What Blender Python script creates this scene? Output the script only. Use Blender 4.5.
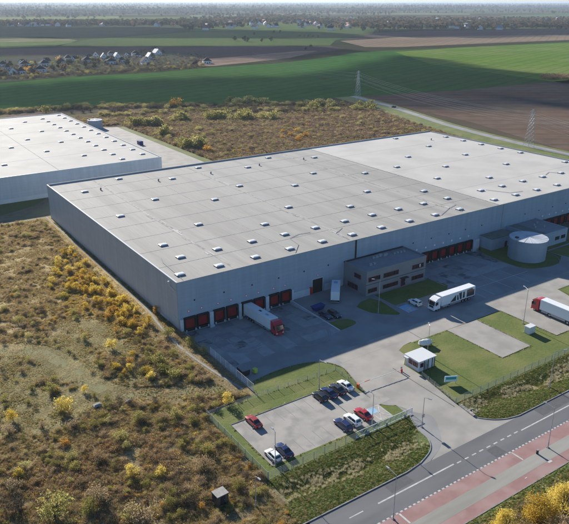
import bpy, bmesh, math, random
import numpy as np
from mathutils import Matrix, Vector
random.seed(7); rng = np.random.default_rng(11)
R = math.radians
for o in list(bpy.data.objects): bpy.data.objects.remove(o)
scene = bpy.context.scene; col = scene.collection

# ------------------------------------------------------------------ camera (metres; origin = near corner of the warehouse)
CAM = np.array([-63.7146, -142.8425, 80.0]); F = 663.0; CX, CY = 284.5, 262.0
RC = np.array([[0.82854814, -0.55991577, 0.00151882], [-0.20397789, -0.3043649, -0.93045958], [0.52144127, 0.77062075, -0.36639141]])
cd = bpy.data.cameras.new('camera'); cam = bpy.data.objects.new('camera', cd); col.objects.link(cam); scene.camera = cam
cd.sensor_width = 36; cd.lens = 36 * F / 569; cd.clip_start = 1; cd.clip_end = 200000
m4 = Matrix.Identity(4)
for i in range(3):
    m4[i][0] = RC[0][i]; m4[i][1] = -RC[1][i]; m4[i][2] = -RC[2][i]; m4[i][3] = CAM[i]
cam.matrix_world = m4
def G(px, py, z=0.0):                    # photo pixel -> point on the horizontal plane at height z
    d = RC.T @ np.array([px - CX, py - CY, F]); return CAM + d * ((z - CAM[2]) / d[2])
def at0(px, py): return tuple(G(px, py)[:2])
def GP(pts, z=0.0): return [tuple(G(x, y, z)[:2]) for x, y in pts]
def WF(px, py, y=0.0):                   # photo pixel -> point on the vertical plane at depth y
    d = RC.T @ np.array([px - CX, py - CY, F]); return CAM + d * ((y - CAM[1]) / d[1])

# ------------------------------------------------------------------ light
SUN_EL, SUN_AZ = 22.4, 87.5              # the sun stands behind the building (azimuth counted from +X)
w = bpy.data.worlds.new('World'); scene.world = w; w.use_nodes = True
nt = w.node_tree; nt.nodes.clear()
sky = nt.nodes.new('ShaderNodeTexSky'); sky.sky_type = 'NISHITA'; sky.sun_disc = False
sky.sun_elevation = R(SUN_EL); sky.sun_rotation = R(90 - SUN_AZ); sky.altitude = 100; sky.air_density = 1.0; sky.dust_density = 0.1; sky.ozone_density = 6.0
bg = nt.nodes.new('ShaderNodeBackground'); bg.inputs[1].default_value = 0.075
wo = nt.nodes.new('ShaderNodeOutputWorld'); nt.links.new(sky.outputs[0], bg.inputs[0]); nt.links.new(bg.outputs[0], wo.inputs[0])
SUNV = Vector((math.cos(R(SUN_AZ)) * math.cos(R(SUN_EL)), math.sin(R(SUN_AZ)) * math.cos(R(SUN_EL)), math.sin(R(SUN_EL))))
sl = bpy.data.lights.new('sun', 'SUN'); sl.energy = 5.0; sl.angle = R(0.53); sl.color = (1.0, 0.94, 0.845)
so = bpy.data.objects.new('sun', sl); col.objects.link(so); so.rotation_euler = (-SUNV).to_track_quat('-Z', 'Y').to_euler(); so.location = (0, 200, 300)
scene.view_settings.view_transform = 'Standard'; scene.view_settings.look = 'None'; scene.view_settings.exposure = 0.85; scene.view_settings.gamma = 1
scene.cycles.use_denoising = True; scene.cycles.max_bounces = 5; scene.cycles.diffuse_bounces = 3; scene.cycles.transparent_max_bounces = 8
scene.cycles.volume_bounces = 0; scene.cycles.caustics_reflective = False; scene.cycles.caustics_refractive = False

# ------------------------------------------------------------------ materials
def new_mat(name):
    m = bpy.data.materials.new(name); m.use_nodes = True; n = m.node_tree.nodes; b = n['Principled BSDF']
    return m, m.node_tree, b
def C(c): return (c[0], c[1], c[2], 1.0) if len(c) == 3 else c
def M(name, c1, c2=None, scale=1.0, rough=.8, metal=0.0, bump=0.0, bscale=None, spec=.3, obj=False, detail=6, lo=.35, hi=.65, c3=None, s3=.05, stretch=None, fine=0.0, coat=0.0):
    m, t, b = new_mat(name); L = t.links.new; N = t.nodes.new
    b.inputs['Roughness'].default_value = rough; b.inputs['Metallic'].default_value = metal; b.inputs['Specular IOR Level'].default_value = spec
    if coat: b.inputs['Coat Weight'].default_value = coat; b.inputs['Coat Roughness'].default_value = .08
    if obj: src = N('ShaderNodeTexCoord').outputs['Object']
    else: src = N('ShaderNodeNewGeometry').outputs['Position']
    if stretch:
        mp = N('ShaderNodeMapping'); mp.inputs['Scale'].default_value = stretch; L(src, mp.inputs[0]); src = mp.outputs[0]
    def noise(s, d=detail):
        n = N('ShaderNodeTexNoise'); n.inputs['Scale'].default_value = s; n.inputs['Detail'].default_value = d; L(src, n.inputs['Vector']); return n.outputs['Fac']
    def ramp(f, a, z):
        r = N('ShaderNodeMapRange'); r.inputs['From Min'].default_value = a; r.inputs['From Max'].default_value = z; L(f, r.inputs[0]); return r.outputs[0]
    def mix(f, a, z):
        x = N('ShaderNodeMix'); x.data_type = 'RGBA'; L(f, x.inputs[0])
        for i, v in ((6, a), (7, z)):
            if isinstance(v, tuple): x.inputs[i].default_value = C(v)
            else: L(v, x.inputs[i])
        return x.outputs[2]
    out = None
    if c2 is not None: out = mix(ramp(noise(scale), lo, hi), tuple(c1), tuple(c2))
    else: b.inputs['Base Color'].default_value = C(c1)
    if c3 is not None: out = mix(ramp(noise(s3, 4), .45, .62), out if out else tuple(c1), tuple(c3))
    if fine:
        f = N('ShaderNodeMath'); f.operation = 'MULTIPLY_ADD'; L(noise((bscale or scale) * 3.1, 3), f.inputs[0]); f.inputs[1].default_value = fine * 2; f.inputs[2].default_value = 1 - fine
        x = N('ShaderNodeMix'); x.data_type = 'RGBA'; x.blend_type = 'MULTIPLY'; x.inputs[0].default_value = 1
        if out: L(out, x.inputs[6])
        else: x.inputs[6].default_value = C(c1)
        L(f.outputs[0], x.inputs[7]); out = x.outputs[2]
    if out: L(out, b.inputs['Base Color'])
    if bump:
        bp = N('ShaderNodeBump'); bp.inputs['Strength'].default_value = 1.0; bp.inputs['Distance'].default_value = bump
        L(noise(bscale or scale * 4, 4), bp.inputs['Height']); L(bp.outputs[0], b.inputs['Normal'])
    return m
def panel_wall(name, c, axis, rough=.5):
    m, t, b = new_mat(name); N = t.nodes.new; L = t.links.new; g = N('ShaderNodeNewGeometry'); sp = N('ShaderNodeSeparateXYZ'); L(g.outputs['Position'], sp.inputs[0]); cb = N('ShaderNodeCombineXYZ'); L(sp.outputs[axis], cb.inputs[0]); L(sp.outputs[2], cb.inputs[1])
    br = N('ShaderNodeTexBrick'); br.offset = 0; br.inputs['Scale'].default_value = 1; br.inputs['Brick Width'].default_value = 6.0; br.inputs['Row Height'].default_value = 1.13; br.inputs['Mortar Size'].default_value = .018; br.inputs['Color1'].default_value = C(tuple(v * 1.02 for v in c)); br.inputs['Color2'].default_value = C(tuple(v * .965 for v in c)); br.inputs['Mortar'].default_value = C(tuple(v * .72 for v in c)); L(cb.outputs[0], br.inputs['Vector'])
    mp = N('ShaderNodeMapping'); mp.inputs['Scale'].default_value = (1.2, 1.2, .1); L(g.outputs['Position'], mp.inputs[0]); ns = N('ShaderNodeTexNoise'); ns.inputs['Scale'].default_value = .6; ns.inputs['Detail'].default_value = 6; L(mp.outputs[0], ns.inputs[0])
    r = N('ShaderNodeMapRange'); r.inputs[1].default_value = .3; r.inputs[2].default_value = .7; r.inputs[3].default_value = .9; r.inputs[4].default_value = 1.05; L(ns.outputs[0], r.inputs[0]); x = N('ShaderNodeMix'); x.data_type = 'RGBA'; x.blend_type = 'MULTIPLY'; x.inputs[0].default_value = 1; L(br.outputs[0], x.inputs[6]); L(r.outputs[0], x.inputs[7]); L(x.outputs[2], b.inputs['Base Color'])
    b.inputs['Roughness'].default_value = rough; b.inputs['Specular IOR Level'].default_value = .4; return m
def leaf_mat(name, c1, c2, c3=None, trans=.4, rnd=.8):
    m = bpy.data.materials.new(name); m.use_nodes = True; t = m.node_tree; t.nodes.clear(); N = t.nodes.new; L = t.links.new
    oi = N('ShaderNodeObjectInfo'); geo = N('ShaderNodeNewGeometry')
    ns = N('ShaderNodeTexNoise'); ns.inputs['Scale'].default_value = 2.4; ns.inputs['Detail'].default_value = 4; L(geo.outputs['Position'], ns.inputs[0])
    ad = N('ShaderNodeMath'); ad.operation = 'MULTIPLY_ADD'; L(oi.outputs['Random'], ad.inputs[0]); ad.inputs[1].default_value = rnd; ad.inputs[2].default_value = -rnd / 2
    a2 = N('ShaderNodeMath'); a2.operation = 'ADD'; L(ad.outputs[0], a2.inputs[0]); L(ns.outputs['Fac'], a2.inputs[1])
    cr = N('ShaderNodeValToRGB'); L(a2.outputs[0], cr.inputs[0]); e = cr.color_ramp.elements
    e[0].position = .15; e[0].color = C(c1); e[1].position = .85; e[1].color = C(c3 or c2)
    if c3: x = e.new(.5); x.color = C(c2)
    d = N('ShaderNodeBsdfDiffuse'); tr = N('ShaderNodeBsdfTranslucent'); mx = N('ShaderNodeMixShader'); mx.inputs[0].default_value = trans
    L(cr.outputs[0], d.inputs[0]); L(cr.outputs[0], tr.inputs[0]); L(d.outputs[0], mx.inputs[1]); L(tr.outputs[0], mx.inputs[2])
    o = N('ShaderNodeOutputMaterial'); L(mx.outputs[0], o.inputs[0]); return m
MT = dict(
    soil=M('waste_soil', (.24, .19, .11), (.17, .135, .08), .35, .95, bump=.15, bscale=1.5, c3=(.22, .20, .10), s3=.06, fine=.35),
    lawn=M('lawn_grass', (.128, .158, .034), (.09, .122, .026), 1.3, .95, bump=.06, bscale=1.6, c3=(.165, .172, .05), s3=.13, fine=.5, lo=.3, hi=.7),
    verge=M('verge_grass', (.10, .135, .035), (.14, .135, .05), .45, .95, bump=.15, bscale=2.5, c3=(.10, .14, .036), s3=.15, fine=.4),
    asphalt=M('asphalt_road', (.15, .152, .155), (.125, .127, .13), .25, .85, bump=.004, bscale=30, c3=(.17, .17, .17), s3=.12, fine=.14, stretch=(.25, 1, 1)),
    lane=M('yard_asphalt', (.30, .295, .285), (.27, .265, .257), .2, .85, bump=.004, bscale=25, c3=(.235, .23, .222), s3=.1, fine=.12),
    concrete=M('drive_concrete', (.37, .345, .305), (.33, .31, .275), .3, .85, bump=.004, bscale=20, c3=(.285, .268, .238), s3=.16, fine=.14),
    pave=M('lot_paving', (.38, .355, .315), (.335, .315, .28), .25, .9, bump=.006, bscale=8, c3=(.275, .26, .235), s3=.3, fine=.16),
    redpave=M('red_paving', (.335, .20, .185), (.285, .165, .15), .5, .9, bump=.005, bscale=12, c3=(.35, .235, .215), s3=.2, fine=.16),
    greypave=M('grey_paving', (.35, .335, .30), (.30, .29, .25), .4, .9, bump=.005, bscale=10, c3=(.26, .25, .215), s3=.25, fine=.15, stretch=(.15, 1, 1)),
    kerb=M('kerb_concrete', (.30, .29, .27), (.23, .22, .2), 1.5, .9),
    white=M('road_paint', (.56, .55, .53), (.40, .39, .37), 1.2, .8),
    slabA=M('slab_dry', (.36, .355, .345), (.31, .305, .30), .5, .8, fine=.1), slabB=M('slab_mid', (.30, .295, .288), (.25, .247, .24), .5, .75, fine=.1),
    slabC=M('slab_damp', (.13, .128, .125), (.28, .275, .265), .45, .55, lo=.42, hi=.55, fine=.1),
    roofG=M('roof_grey_membrane', (.375, .36, .328), (.335, .322, .293), .05, .85, bump=.006, bscale=1.1, c3=(.30, .288, .262), s3=.16, fine=.16, stretch=(1, .05, 1)),
    roofP=M('roof_pale_membrane', (.52, .498, .455), (.485, .465, .425), .08, .85, bump=.006, bscale=3, c3=(.45, .43, .395), s3=.06, fine=.05),
    roof2=M('roof_old_membrane', (.46, .44, .40), (.42, .402, .365), .08, .85, c3=(.385, .37, .335), s3=.05, fine=.06),
    seam=M('roof_seam', (.20, .195, .18), (.36, .348, .316), 1.3, .9, lo=.42, hi=.5), gutter=M('roof_gutter', (.40, .385, .35), (.25, .24, .22), .5, .9, lo=.45, hi=.62),
    wall=M('wall_cladding', (.29, .345, .40), (.275, .325, .38), .08, .5, spec=.4, stretch=(1, 1, .2), fine=.03),
    wall2=M('wall_cladding_pale', (.60, .62, .63), (.56, .58, .59), .08, .5, spec=.4), plinth=M('plinth_pale', (.68, .69, .68), (.6, .61, .6), .2, .7),
    wallL=M('wall_cladding_side', (.31, .34, .37), (.29, .32, .35), .08, .5, spec=.4, stretch=(1, 1, .2), fine=.03),
    coping=M('coping_white', (.62, .62, .6), rough=.35, spec=.5), black=M('rubber_black', (.012, .012, .013), (.02, .02, .02), 3, .7),
    red=M('door_red', (.38, .016, .018), (.30, .014, .016), 1, .5), pier=M('pier_pale', (.62, .64, .65), (.52, .54, .55), .7, .7),
    signw=M('sign_white', (.85, .85, .85), rough=.5), pink=M('sign_ring', (.75, .10, .16), rough=.5),
    annex=M('annex_cladding', (.25, .255, .26), (.225, .23, .235), .4, .6, fine=.04), annexroof=M('annex_roof', (.28, .285, .29), (.24, .245, .25), .5, .8),
    glass=M('window_glass', (.02, .025, .03), rough=.08, spec=.8), redframe=M('frame_red', (.3, .02, .02), rough=.4),
    steel=M('galvanised', (.42, .43, .44), (.36, .37, .38), 2, .45, metal=.4), white_metal=M('white_metal', (.68, .68, .66), rough=.4, spec=.5),
    tank=M('tank_steel', (.37, .43, .48), (.33, .39, .44), .3, .45, metal=.15, fine=.03), tankroof=M('tank_roof', (.52, .55, .58), (.42, .45, .48), .4, .5),
    dark=M('dark_metal', (.03, .03, .033), rough=.5), tyre=M('tyre', (.012, .012, .012), rough=.85), rim=M('rim', (.45, .46, .47), rough=.35, metal=.7),
    sky_dome=M('skylight_dome', (.80, .80, .78), rough=.3, spec=.5), sky_curb=M('skylight_curb', (.2, .2, .21), rough=.7),
    headlamp=M('headlamp', (.75, .77, .8), rough=.1, spec=.8), tail=M('taillamp', (.45, .01, .01), rough=.25), plate=M('number_plate', (.8, .8, .78), rough=.5),
    bark=M('bark', (.12, .095, .07), (.075, .06, .045), 4, .95), orange=M('orange_paint', (.7, .16, .03), rough=.5), redpaint=M('red_paint', (.6, .03, .025), rough=.45),
    blue=M('blue_paint', (.02, .04, .18), rough=.5), hcblue=M('parking_blue', (.18, .42, .62), (.3, .5, .66), 2, .8), bin=M('bin_green', (.45, .55, .08), rough=.5),
    brown=M('kiosk_brown', (.12, .085, .06), (.09, .065, .05), 3, .8), kioskroof=M('kiosk_roof', (.36, .34, .31), (.28, .265, .24), 2, .8),
    roofdark=M('roof_tiles_dark', (.035, .034, .042), (.05, .047, .055), .7, .9, spec=.05), render_w=M('render_white', (.78, .77, .74), (.7, .69, .66), .4, .85), roofred=M('roof_tiles_red', (.3, .12, .08), (.24, .1, .07), .7, .8),
    rooflight=M('roof_metal', (.24, .25, .28), rough=.7), teal=M('sign_teal', (.03, .33, .30), rough=.5), signblue=M('sign_pale_blue', (.55, .75, .85), rough=.5),
    stone=M('weathered_concrete', (.40, .38, .34), (.24, .225, .2), 2, .9, bump=.03, bscale=6), reed=M('dry_reed', (.66, .59, .40), (.52, .45, .28), 3, .9))
cm = bpy.data.materials.new('cloud_vapour'); cm.use_nodes = True; t = cm.node_tree; t.nodes.clear(); o_ = t.nodes.new('ShaderNodeOutputMaterial'); mx = t.nodes.new('ShaderNodeMixShader'); mx.inputs[0].default_value = .58
df = t.nodes.new('ShaderNodeBsdfTranslucent'); df.inputs[0].default_value = (.9, .9, .9, 1); tp_ = t.nodes.new('ShaderNodeBsdfTransparent'); t.links.new(tp_.outputs[0], mx.inputs[1]); t.links.new(df.outputs[0], mx.inputs[2]); t.links.new(mx.outputs[0], o_.inputs[0]); MT['cloud'] = cm
MT['shaderoof'] = M('shade_green_roof', (.17, .175, .13), (.21, .215, .2), .6, .95)  # grey-green roof colour with the tint of shade put in
def paint(name, c): return M(name, c, rough=.28, spec=.5, coat=.6)
MT.update(p_red=paint('paint_red', (.42, .02, .022)), p_redb=paint('paint_faded_red', (.34, .035, .03)), p_navy=paint('paint_navy', (.012, .022, .085)), p_black=paint('paint_black', (.012, .013, .016)), p_white=paint('paint_white', (.82, .82, .8)),
    p_blue=paint('paint_blue_grey', (.02, .03, .06)), p_graph=paint('paint_graphite', (.03, .032, .036)), p_truckred=paint('paint_truck_red', (.5, .02, .025)), p_silver=paint('paint_silver', (.45, .46, .48)),
    trailer=M('trailer_panel', (.80, .81, .81), (.74, .75, .75), .6, .4, obj=True), trailer_side=M('trailer_panel_pale', (.74, .78, .80), rough=.4))
MT['wall'] = panel_wall('wall_cladding_panels', (.375, .435, .495), 0); MT['wallL'] = panel_wall('wall_cladding_side_panels', (.385, .415, .445), 1); MT['wall2'] = panel_wall('wall_cladding_pale_panels', (.56, .58, .60), 0)
LEAF = dict(
    drygrass=leaf_mat('leaf_dry_grass', (.38, .28, .12), (.55, .43, .20), (.66, .55, .30), .5), beige=leaf_mat('leaf_beige_herb', (.50, .41, .25), (.66, .56, .37), trans=.5),
    mauve=leaf_mat('leaf_mauve_scrub', (.20, .135, .105), (.30, .215, .165), trans=.35), olive=leaf_mat('leaf_olive', (.19, .175, .055), (.29, .26, .08), (.39, .34, .11), .5), rust=leaf_mat('leaf_rust', (.25, .145, .07), (.36, .215, .10), (.43, .29, .14), .45),
    brown=leaf_mat('leaf_brown_twigs', (.12, .095, .065), (.20, .155, .11), trans=.25), gold=leaf_mat('leaf_gold', (.46, .30, .06), (.66, .48, .07), (.76, .62, .17), .5),
    amber=leaf_mat('leaf_amber', (.48, .26, .05), (.58, .35, .08), trans=.5), green=leaf_mat('leaf_grass_green', (.13, .19, .04), (.19, .25, .055), (.27, .29, .085), .5),
    willow=leaf_mat('leaf_willow', (.28, .26, .08), (.42, .38, .13), (.50, .44, .19), .5), tan=leaf_mat('leaf_tan', (.34, .25, .14), (.46, .35, .21), trans=.45),
    reed=leaf_mat('leaf_dry_reed', (.42, .38, .22), (.66, .59, .40), trans=.5),
    far=leaf_mat('leaf_far', (.045, .055, .034), (.085, .09, .05), (.14, .125, .07), .3), faramber=leaf_mat('leaf_far_amber', (.20, .14, .075), (.30, .20, .10), trans=.4))

# ------------------------------------------------------------------ mesh helpers
class MB:
    def __init__(s): s.v = []; s.f = []; s.mi = []; s.k = 0
    def add(s, vs, fs):
        n = len(s.v); s.v += [tuple(map(float, p)) for p in vs]; s.f += [tuple(n + i for i in q) for q in fs]; s.mi += [s.k] * len(fs); return s
    def slot(s, k): s.k = k; return s
    def box(s, x0, x1, y0, y1, z0, z1, taper=0):
        a = taper
        return s.add([(x0, y0, z0), (x1, y0, z0), (x1, y1, z0), (x0, y1, z0), (x0 + a, y0 + a, z1), (x1 - a, y0 + a, z1), (x1 - a, y1 - a, z1), (x0 + a, y1 - a, z1)],
                     [(3, 2, 1, 0), (4, 5, 6, 7), (0, 1, 5, 4), (1, 2, 6, 5), (2, 3, 7, 6), (3, 0, 4, 7)])
    def prism(s, poly, a, b, ax='y'):                  # polygon extruded between a and b; ax y: (x,z), ax x: (y,z), ax z: (x,y)
        n = len(poly); P = {'y': lambda p, t: (p[0], t, p[1]), 'x': lambda p, t: (t, p[0], p[1]), 'z': lambda p, t: (p[0], p[1], t)}[ax]
        return s.add([P(p, a) for p in poly] + [P(p, b) for p in poly], [tuple(range(n))[::-1], tuple(range(n, 2 * n))] + [(i, (i + 1) % n, n + (i + 1) % n, n + i) for i in range(n)])
    def tube(s, p, q, r, r2=None, n=8):
        p, q = Vector(p), Vector(q); d = (q - p).normalized(); u = d.orthogonal().normalized(); w_ = d.cross(u); r2 = r if r2 is None else r2
        vs = [p + (u * math.cos(t) + w_ * math.sin(t)) * r for t in [2 * math.pi * i / n for i in range(n)]] + [q + (u * math.cos(t) + w_ * math.sin(t)) * r2 for t in [2 * math.pi * i / n for i in range(n)]]
        return s.add(vs, [tuple(range(n))[::-1], tuple(range(n, 2 * n))] + [(i, (i + 1) % n, n + (i + 1) % n, n + i) for i in range(n)])
    def loft(s, rings, cap=True):
        n = len(rings[0]); vs = [p for r_ in rings for p in r_]; fs = []
        for k in range(len(rings) - 1): fs += [(k * n + i, k * n + (i + 1) % n, (k + 1) * n + (i + 1) % n, (k + 1) * n + i) for i in range(n)]
        if cap: fs += [tuple(range(n))[::-1], tuple(range((len(rings) - 1) * n, len(rings) * n))]
        return s.add(vs, fs)
    def mesh(s, name, mats):
        me = bpy.data.meshes.new(name); me.from_pydata(s.v, [], s.f)
        for m in (mats if isinstance(mats, (list, tuple)) else [mats]): me.materials.append(m)
        if any(s.mi): me.polygons.foreach_set('material_index', s.mi)
        bm = bmesh.new(); bm.from_mesh(me); bmesh.ops.recalc_face_normals(bm, faces=bm.faces); bm.to_mesh(me); bm.free(); me.update(); return me
    def build(s, name, mats, parent=None, bevel=0, smooth=False):
        me = s.mesh(name, mats); o = bpy.data.objects.new(name, me); col.objects.link(o); o.parent = parent
        if smooth: me.polygons.foreach_set('use_smooth', [True] * len(me.polygons))
        if bevel:
            b = o.modifiers.new('bevel', 'BEVEL'); b.width = bevel; b.segments = 2; b.limit_method = 'ANGLE'
        return o
def put(name, me, parent=None, loc=(0, 0, 0), rz=0, sc=None):
    o = bpy.data.objects.new(name, me); col.objects.link(o); o.parent = parent; o.location = loc; o.rotation_euler = (0, 0, rz)
    if sc: o.scale = sc if isinstance(sc, tuple) else (sc,) * 3
    return o
def thing(name, label, cat, loc=(0, 0, 0), rz=0, group=None):
    o = bpy.data.objects.new(name, None); col.objects.link(o); o.location = loc; o.rotation_euler = (0, 0, rz); tag(o, label, cat, group); return o
def tag(o, label, cat, group=None):
    o['label'] = label; o['category'] = cat
    if group: o['group'] = group
    return o
def dup(root, loc, rz=0, label=None, group=None, sc=None):
    def cp(o, par):
        c = o.copy(); col.objects.link(c); c.parent = par
        for ch in list(o.children): cp(ch, c)
        return c
    r = cp(root, None); r.location = loc; r.rotation_euler = (0, 0, rz)
    if label: r['label'] = label
    if group: r['group'] = group
    if sc: r.scale = (sc,) * 3
    return r
def struct(o, kind='structure'): o['kind'] = kind; return o
def sheet(name, poly, z, mat):
    return struct(MB().add([(p[0], p[1], z) for p in poly], [tuple(range(len(poly)))]).build(name, mat))
def smooth_poly(pts, n=5):             # Catmull-Rom through an open list of points
    P = [pts[0]] + list(pts) + [pts[-1]]; out = []
    for i in range(1, len(P) - 2):
        a, b, c, d = [np.array(q, float) for q in P[i - 1:i + 3]]
        for k in range(n):
            t = k / n; out.append(tuple(.5 * ((2 * b) + (c - a) * t + (2 * a - 5 * b + 4 * c - d) * t * t + (3 * b - a - 3 * c + d) * t ** 3)))
    return out + [tuple(pts[-1])]
def sstep(x): x = np.clip(x, 0, 1); return x * x * (3 - 2 * x)
def vnoise(x, y, seed=0):
    def hsh(i, j): return np.abs(np.sin(i * 127.1 + j * 311.7 + seed * 74.7) * 43758.5453) % 1
    xi, yi = np.floor(x), np.floor(y); xf, yf = sstep(x - xi), sstep(y - yi)
    a = hsh(xi, yi) * (1 - xf) + hsh(xi + 1, yi) * xf; b = hsh(xi, yi + 1) * (1 - xf) + hsh(xi + 1, yi + 1) * xf
    return a * (1 - yf) + b * yf
def fbm(x, y, seed=0): return .5 * vnoise(x, y, seed) + .3 * vnoise(x * 2.1, y * 2.1, seed + 1) + .2 * vnoise(x * 4.3, y * 4.3, seed + 2)

# ------------------------------------------------------------------ terrain
DIP = ((1.0, 34.6, 16.0), (79.5, 115.0, 18.0), (147.0, 190.0, 18.0))
def hy(x, y):                            # height of the dock yards (sunk towards the doors) and of the roadside ditch
    z = 0.0
    for a, b, d in DIP:
        if a <= x <= b: z = min(z, -1.1 * float(sstep((d + y) / d)))
    return z
def hv(x, y):                            # verge: bank, ditch, shoulder
    e = float(sstep((y + 74.2) / 2.5) * sstep((-61.5 - y) / 2.5)); q = (y + 67.2 + 1.2 * math.sin(x * .13)) / 2.0
    return e * (-.4 * math.exp(-q * q) + .15 * float(fbm(np.float64(x * .5), np.float64(y * .5), 3)))
def hg(x, y):
    z = -.03
    for a, b, d in DIP:
        if a - 1.5 <= x <= b + 1.5 and -d - 2 <= y <= 1.5: z = min(z, -1.45 * float(sstep((d + 3 + y) / d)) - .03)
    if -76 <= y <= -60 and -80 < x < 130: z -= 1.1 * float(sstep((y + 75.5) / 1.5) * sstep((-60.3 - y) / 1.5))
    return z
far = [200, 300, 500, 900, 1600, 3000, 6000, 12000, 25000, 60000]
xs = [-v for v in far[::-1]] + list(np.arange(-100, 191, 1.5)) + far[1:]; ys = [-v for v in far[::-1]] + list(np.arange(-130, 10, 1.25)) + [100] + far
xs = sorted(set(np.round(xs, 3))); ys = sorted(set(np.round(ys, 3)))
V = [(x, y, hg(x, y) if (-100 < x < 192 and -131 < y < 12) else -.03) for y in ys for x in xs]; nx = len(xs)
Fc = [(j * nx + i, j * nx + i + 1, (j + 1) * nx + i + 1, (j + 1) * nx + i) for j in range(len(ys) - 1) for i in range(nx - 1)]
# far country: patchwork of fields and woods
gm, t, b = new_mat('far_country'); N = t.nodes.new; L = t.links.new
geo = N('ShaderNodeNewGeometry'); mp = N('ShaderNodeMapping'); mp.inputs['Scale'].default_value = (.0011, .0028, 0); mp.inputs['Rotation'].default_value = (0, 0, R(-33)); L(geo.outputs['Position'], mp.inputs[0])
vo = N('ShaderNodeTexVoronoi'); vo.inputs['Scale'].default_value = 1; L(mp.outputs[0], vo.inputs['Vector'])
cr = N('ShaderNodeValToRGB'); sp = N('ShaderNodeSeparateColor'); L(vo.outputs['Color'], sp.inputs[0]); L(sp.outputs[0], cr.inputs[0]); cr.color_ramp.interpolation = 'CONSTANT'
for p_, c_ in ((0, (.06, .085, .03)), (.22, (.035, .045, .025)), (.42, (.10, .085, .06)), (.55, (.04, .048, .026)), (.72, (.12, .14, .045)), (.86, (.05, .05, .03))):
    e_ = cr.color_ramp.elements[0] if p_ == 0 else cr.color_ramp.elements.new(p_); e_.position = p_; e_.color = C(c_)
ns = N('ShaderNodeTexNoise'); ns.inputs['Scale'].default_value = .02; ns.inputs['Detail'].default_value = 8; L(geo.outputs['Position'], ns.inputs[0])
mx = N('ShaderNodeMix'); mx.data_type = 'RGBA'; mx.blend_type = 'MULTIPLY'; mx.inputs[0].default_value = .7; L(cr.outputs[0], mx.inputs[6]); L(ns.outputs['Fac'], mx.inputs[7])
ml = N('ShaderNodeMix'); ml.data_type = 'RGBA'; ml.blend_type = 'ADD'; ml.inputs[0].default_value = .35; L(mx.outputs[2], ml.inputs[6]); L(cr.outputs[0], ml.inputs[7]); L(ml.outputs[2], b.inputs['Base Color'])
b.inputs['Roughness'].default_value = 1; b.inputs['Specular IOR Level'].default_value = 0
struct(MB().add(V, Fc).build('ground', gm))

def field(name, px, z, c1, c2, sc=.02, rot=0, stripes=0.0, c3=None):
    m, t, b = new_mat(name + '_soil'); N = t.nodes.new; L = t.links.new; geo = N('ShaderNodeNewGeometry')
    mp = N('ShaderNodeMapping'); mp.inputs['Rotation'].default_value = (0, 0, R(rot)); mp.inputs['Scale'].default_value = (sc * .25, sc, sc); L(geo.outputs['Position'], mp.inputs[0])
    n1 = N('ShaderNodeTexNoise'); n1.inputs['Scale'].default_value = 1; n1.inputs['Detail'].default_value = 7; L(mp.outputs[0], n1.inputs[0])
    r = N('ShaderNodeMapRange'); r.inputs[1].default_value = .36; r.inputs[2].default_value = .64; L(n1.outputs[0], r.inputs[0])
    x = N('ShaderNodeMix'); x.data_type = 'RGBA'; x.inputs[6].default_value = C(c1); x.inputs[7].default_value = C(c2); L(r.outputs[0], x.inputs[0]); out = x.outputs[2]
    if c3:
        n2 = N('ShaderNodeTexNoise'); n2.inputs['Scale'].default_value = sc * .35; n2.inputs['Detail'].default_value = 4; L(geo.outputs['Position'], n2.inputs[0])
        r2 = N('ShaderNodeMapRange'); r2.inputs[1].default_value = .45; r2.inputs[2].default_value = .6; L(n2.outputs[0], r2.inputs[0])
        y = N('ShaderNodeMix'); y.data_type = 'RGBA'; L(r2.outputs[0], y.inputs[0]); L(out, y.inputs[6]); y.inputs[7].default_value = C(c3); out = y.outputs[2]
    wv = N('ShaderNodeTexWave'); wv.bands_direction = 'Y'; wv.inputs['Scale'].default_value = .018 if stripes == 0 else stripes; wv.inputs['Distortion'].default_value = 1.2; wv.inputs['Detail Scale'].default_value = .4; m2 = N('ShaderNodeMapping'); m2.inputs['Rotation'].default_value = (0, 0, R(rot)); L(geo.outputs['Position'], m2.inputs[0]); L(m2.outputs[0], wv.inputs[0])
    r4 = N('ShaderNodeMapRange'); r4.inputs[1].default_value = 0; r4.inputs[2].default_value = .25; r4.inputs[3].default_value = .84; r4.inputs[4].default_value = 1.0; L(wv.outputs['Fac'], r4.inputs[0])
    n5 = N('ShaderNodeTexNoise'); n5.inputs['Scale'].default_value = .09; n5.inputs['Detail'].default_value = 6; L(geo.outputs['Position'], n5.inputs[0]); r5 = N('ShaderNodeMapRange'); r5.inputs[1].default_value = .3; r5.inputs[2].default_value = .7; r5.inputs[3].default_value = .86; r5.inputs[4].default_value = 1.12; L(n5.outputs[0], r5.inputs[0])
    for q_ in (r4, r5):
        mm = N('ShaderNodeMix'); mm.data_type = 'RGBA'; mm.blend_type = 'MULTIPLY'; mm.inputs[0].default_value = 1; L(out, mm.inputs[6]); L(q_.outputs[0], mm.inputs[7]); out = mm.outputs[2]
    L(out, b.inputs['Base Color']); b.inputs['Roughness'].default_value = 1; b.inputs['Specular IOR Level'].default_value = 0
    bp = N('ShaderNodeBump'); bp.inputs['Distance'].default_value = .15; n3 = N('ShaderNodeTexNoise'); n3.inputs['Scale'].default_value = .8; L(geo.outputs['Position'], n3.inputs[0]); L(n3.outputs[0], bp.inputs['Height']); L(bp.outputs[0], b.inputs['Normal'])
    return sheet(name, GP(px), z, m)
field('scrubland', [(-300, 150), (-300, 116), (70, 108), (120, 104), (250, 104), (365, 104), (420, 128), (569, 160), (640, 185), (640, 240), (300, 240), (160, 190), (60, 150)], .01, (.22, .165, .13), (.17, .135, .095), .08, c3=(.22, .19, .10))
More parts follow.
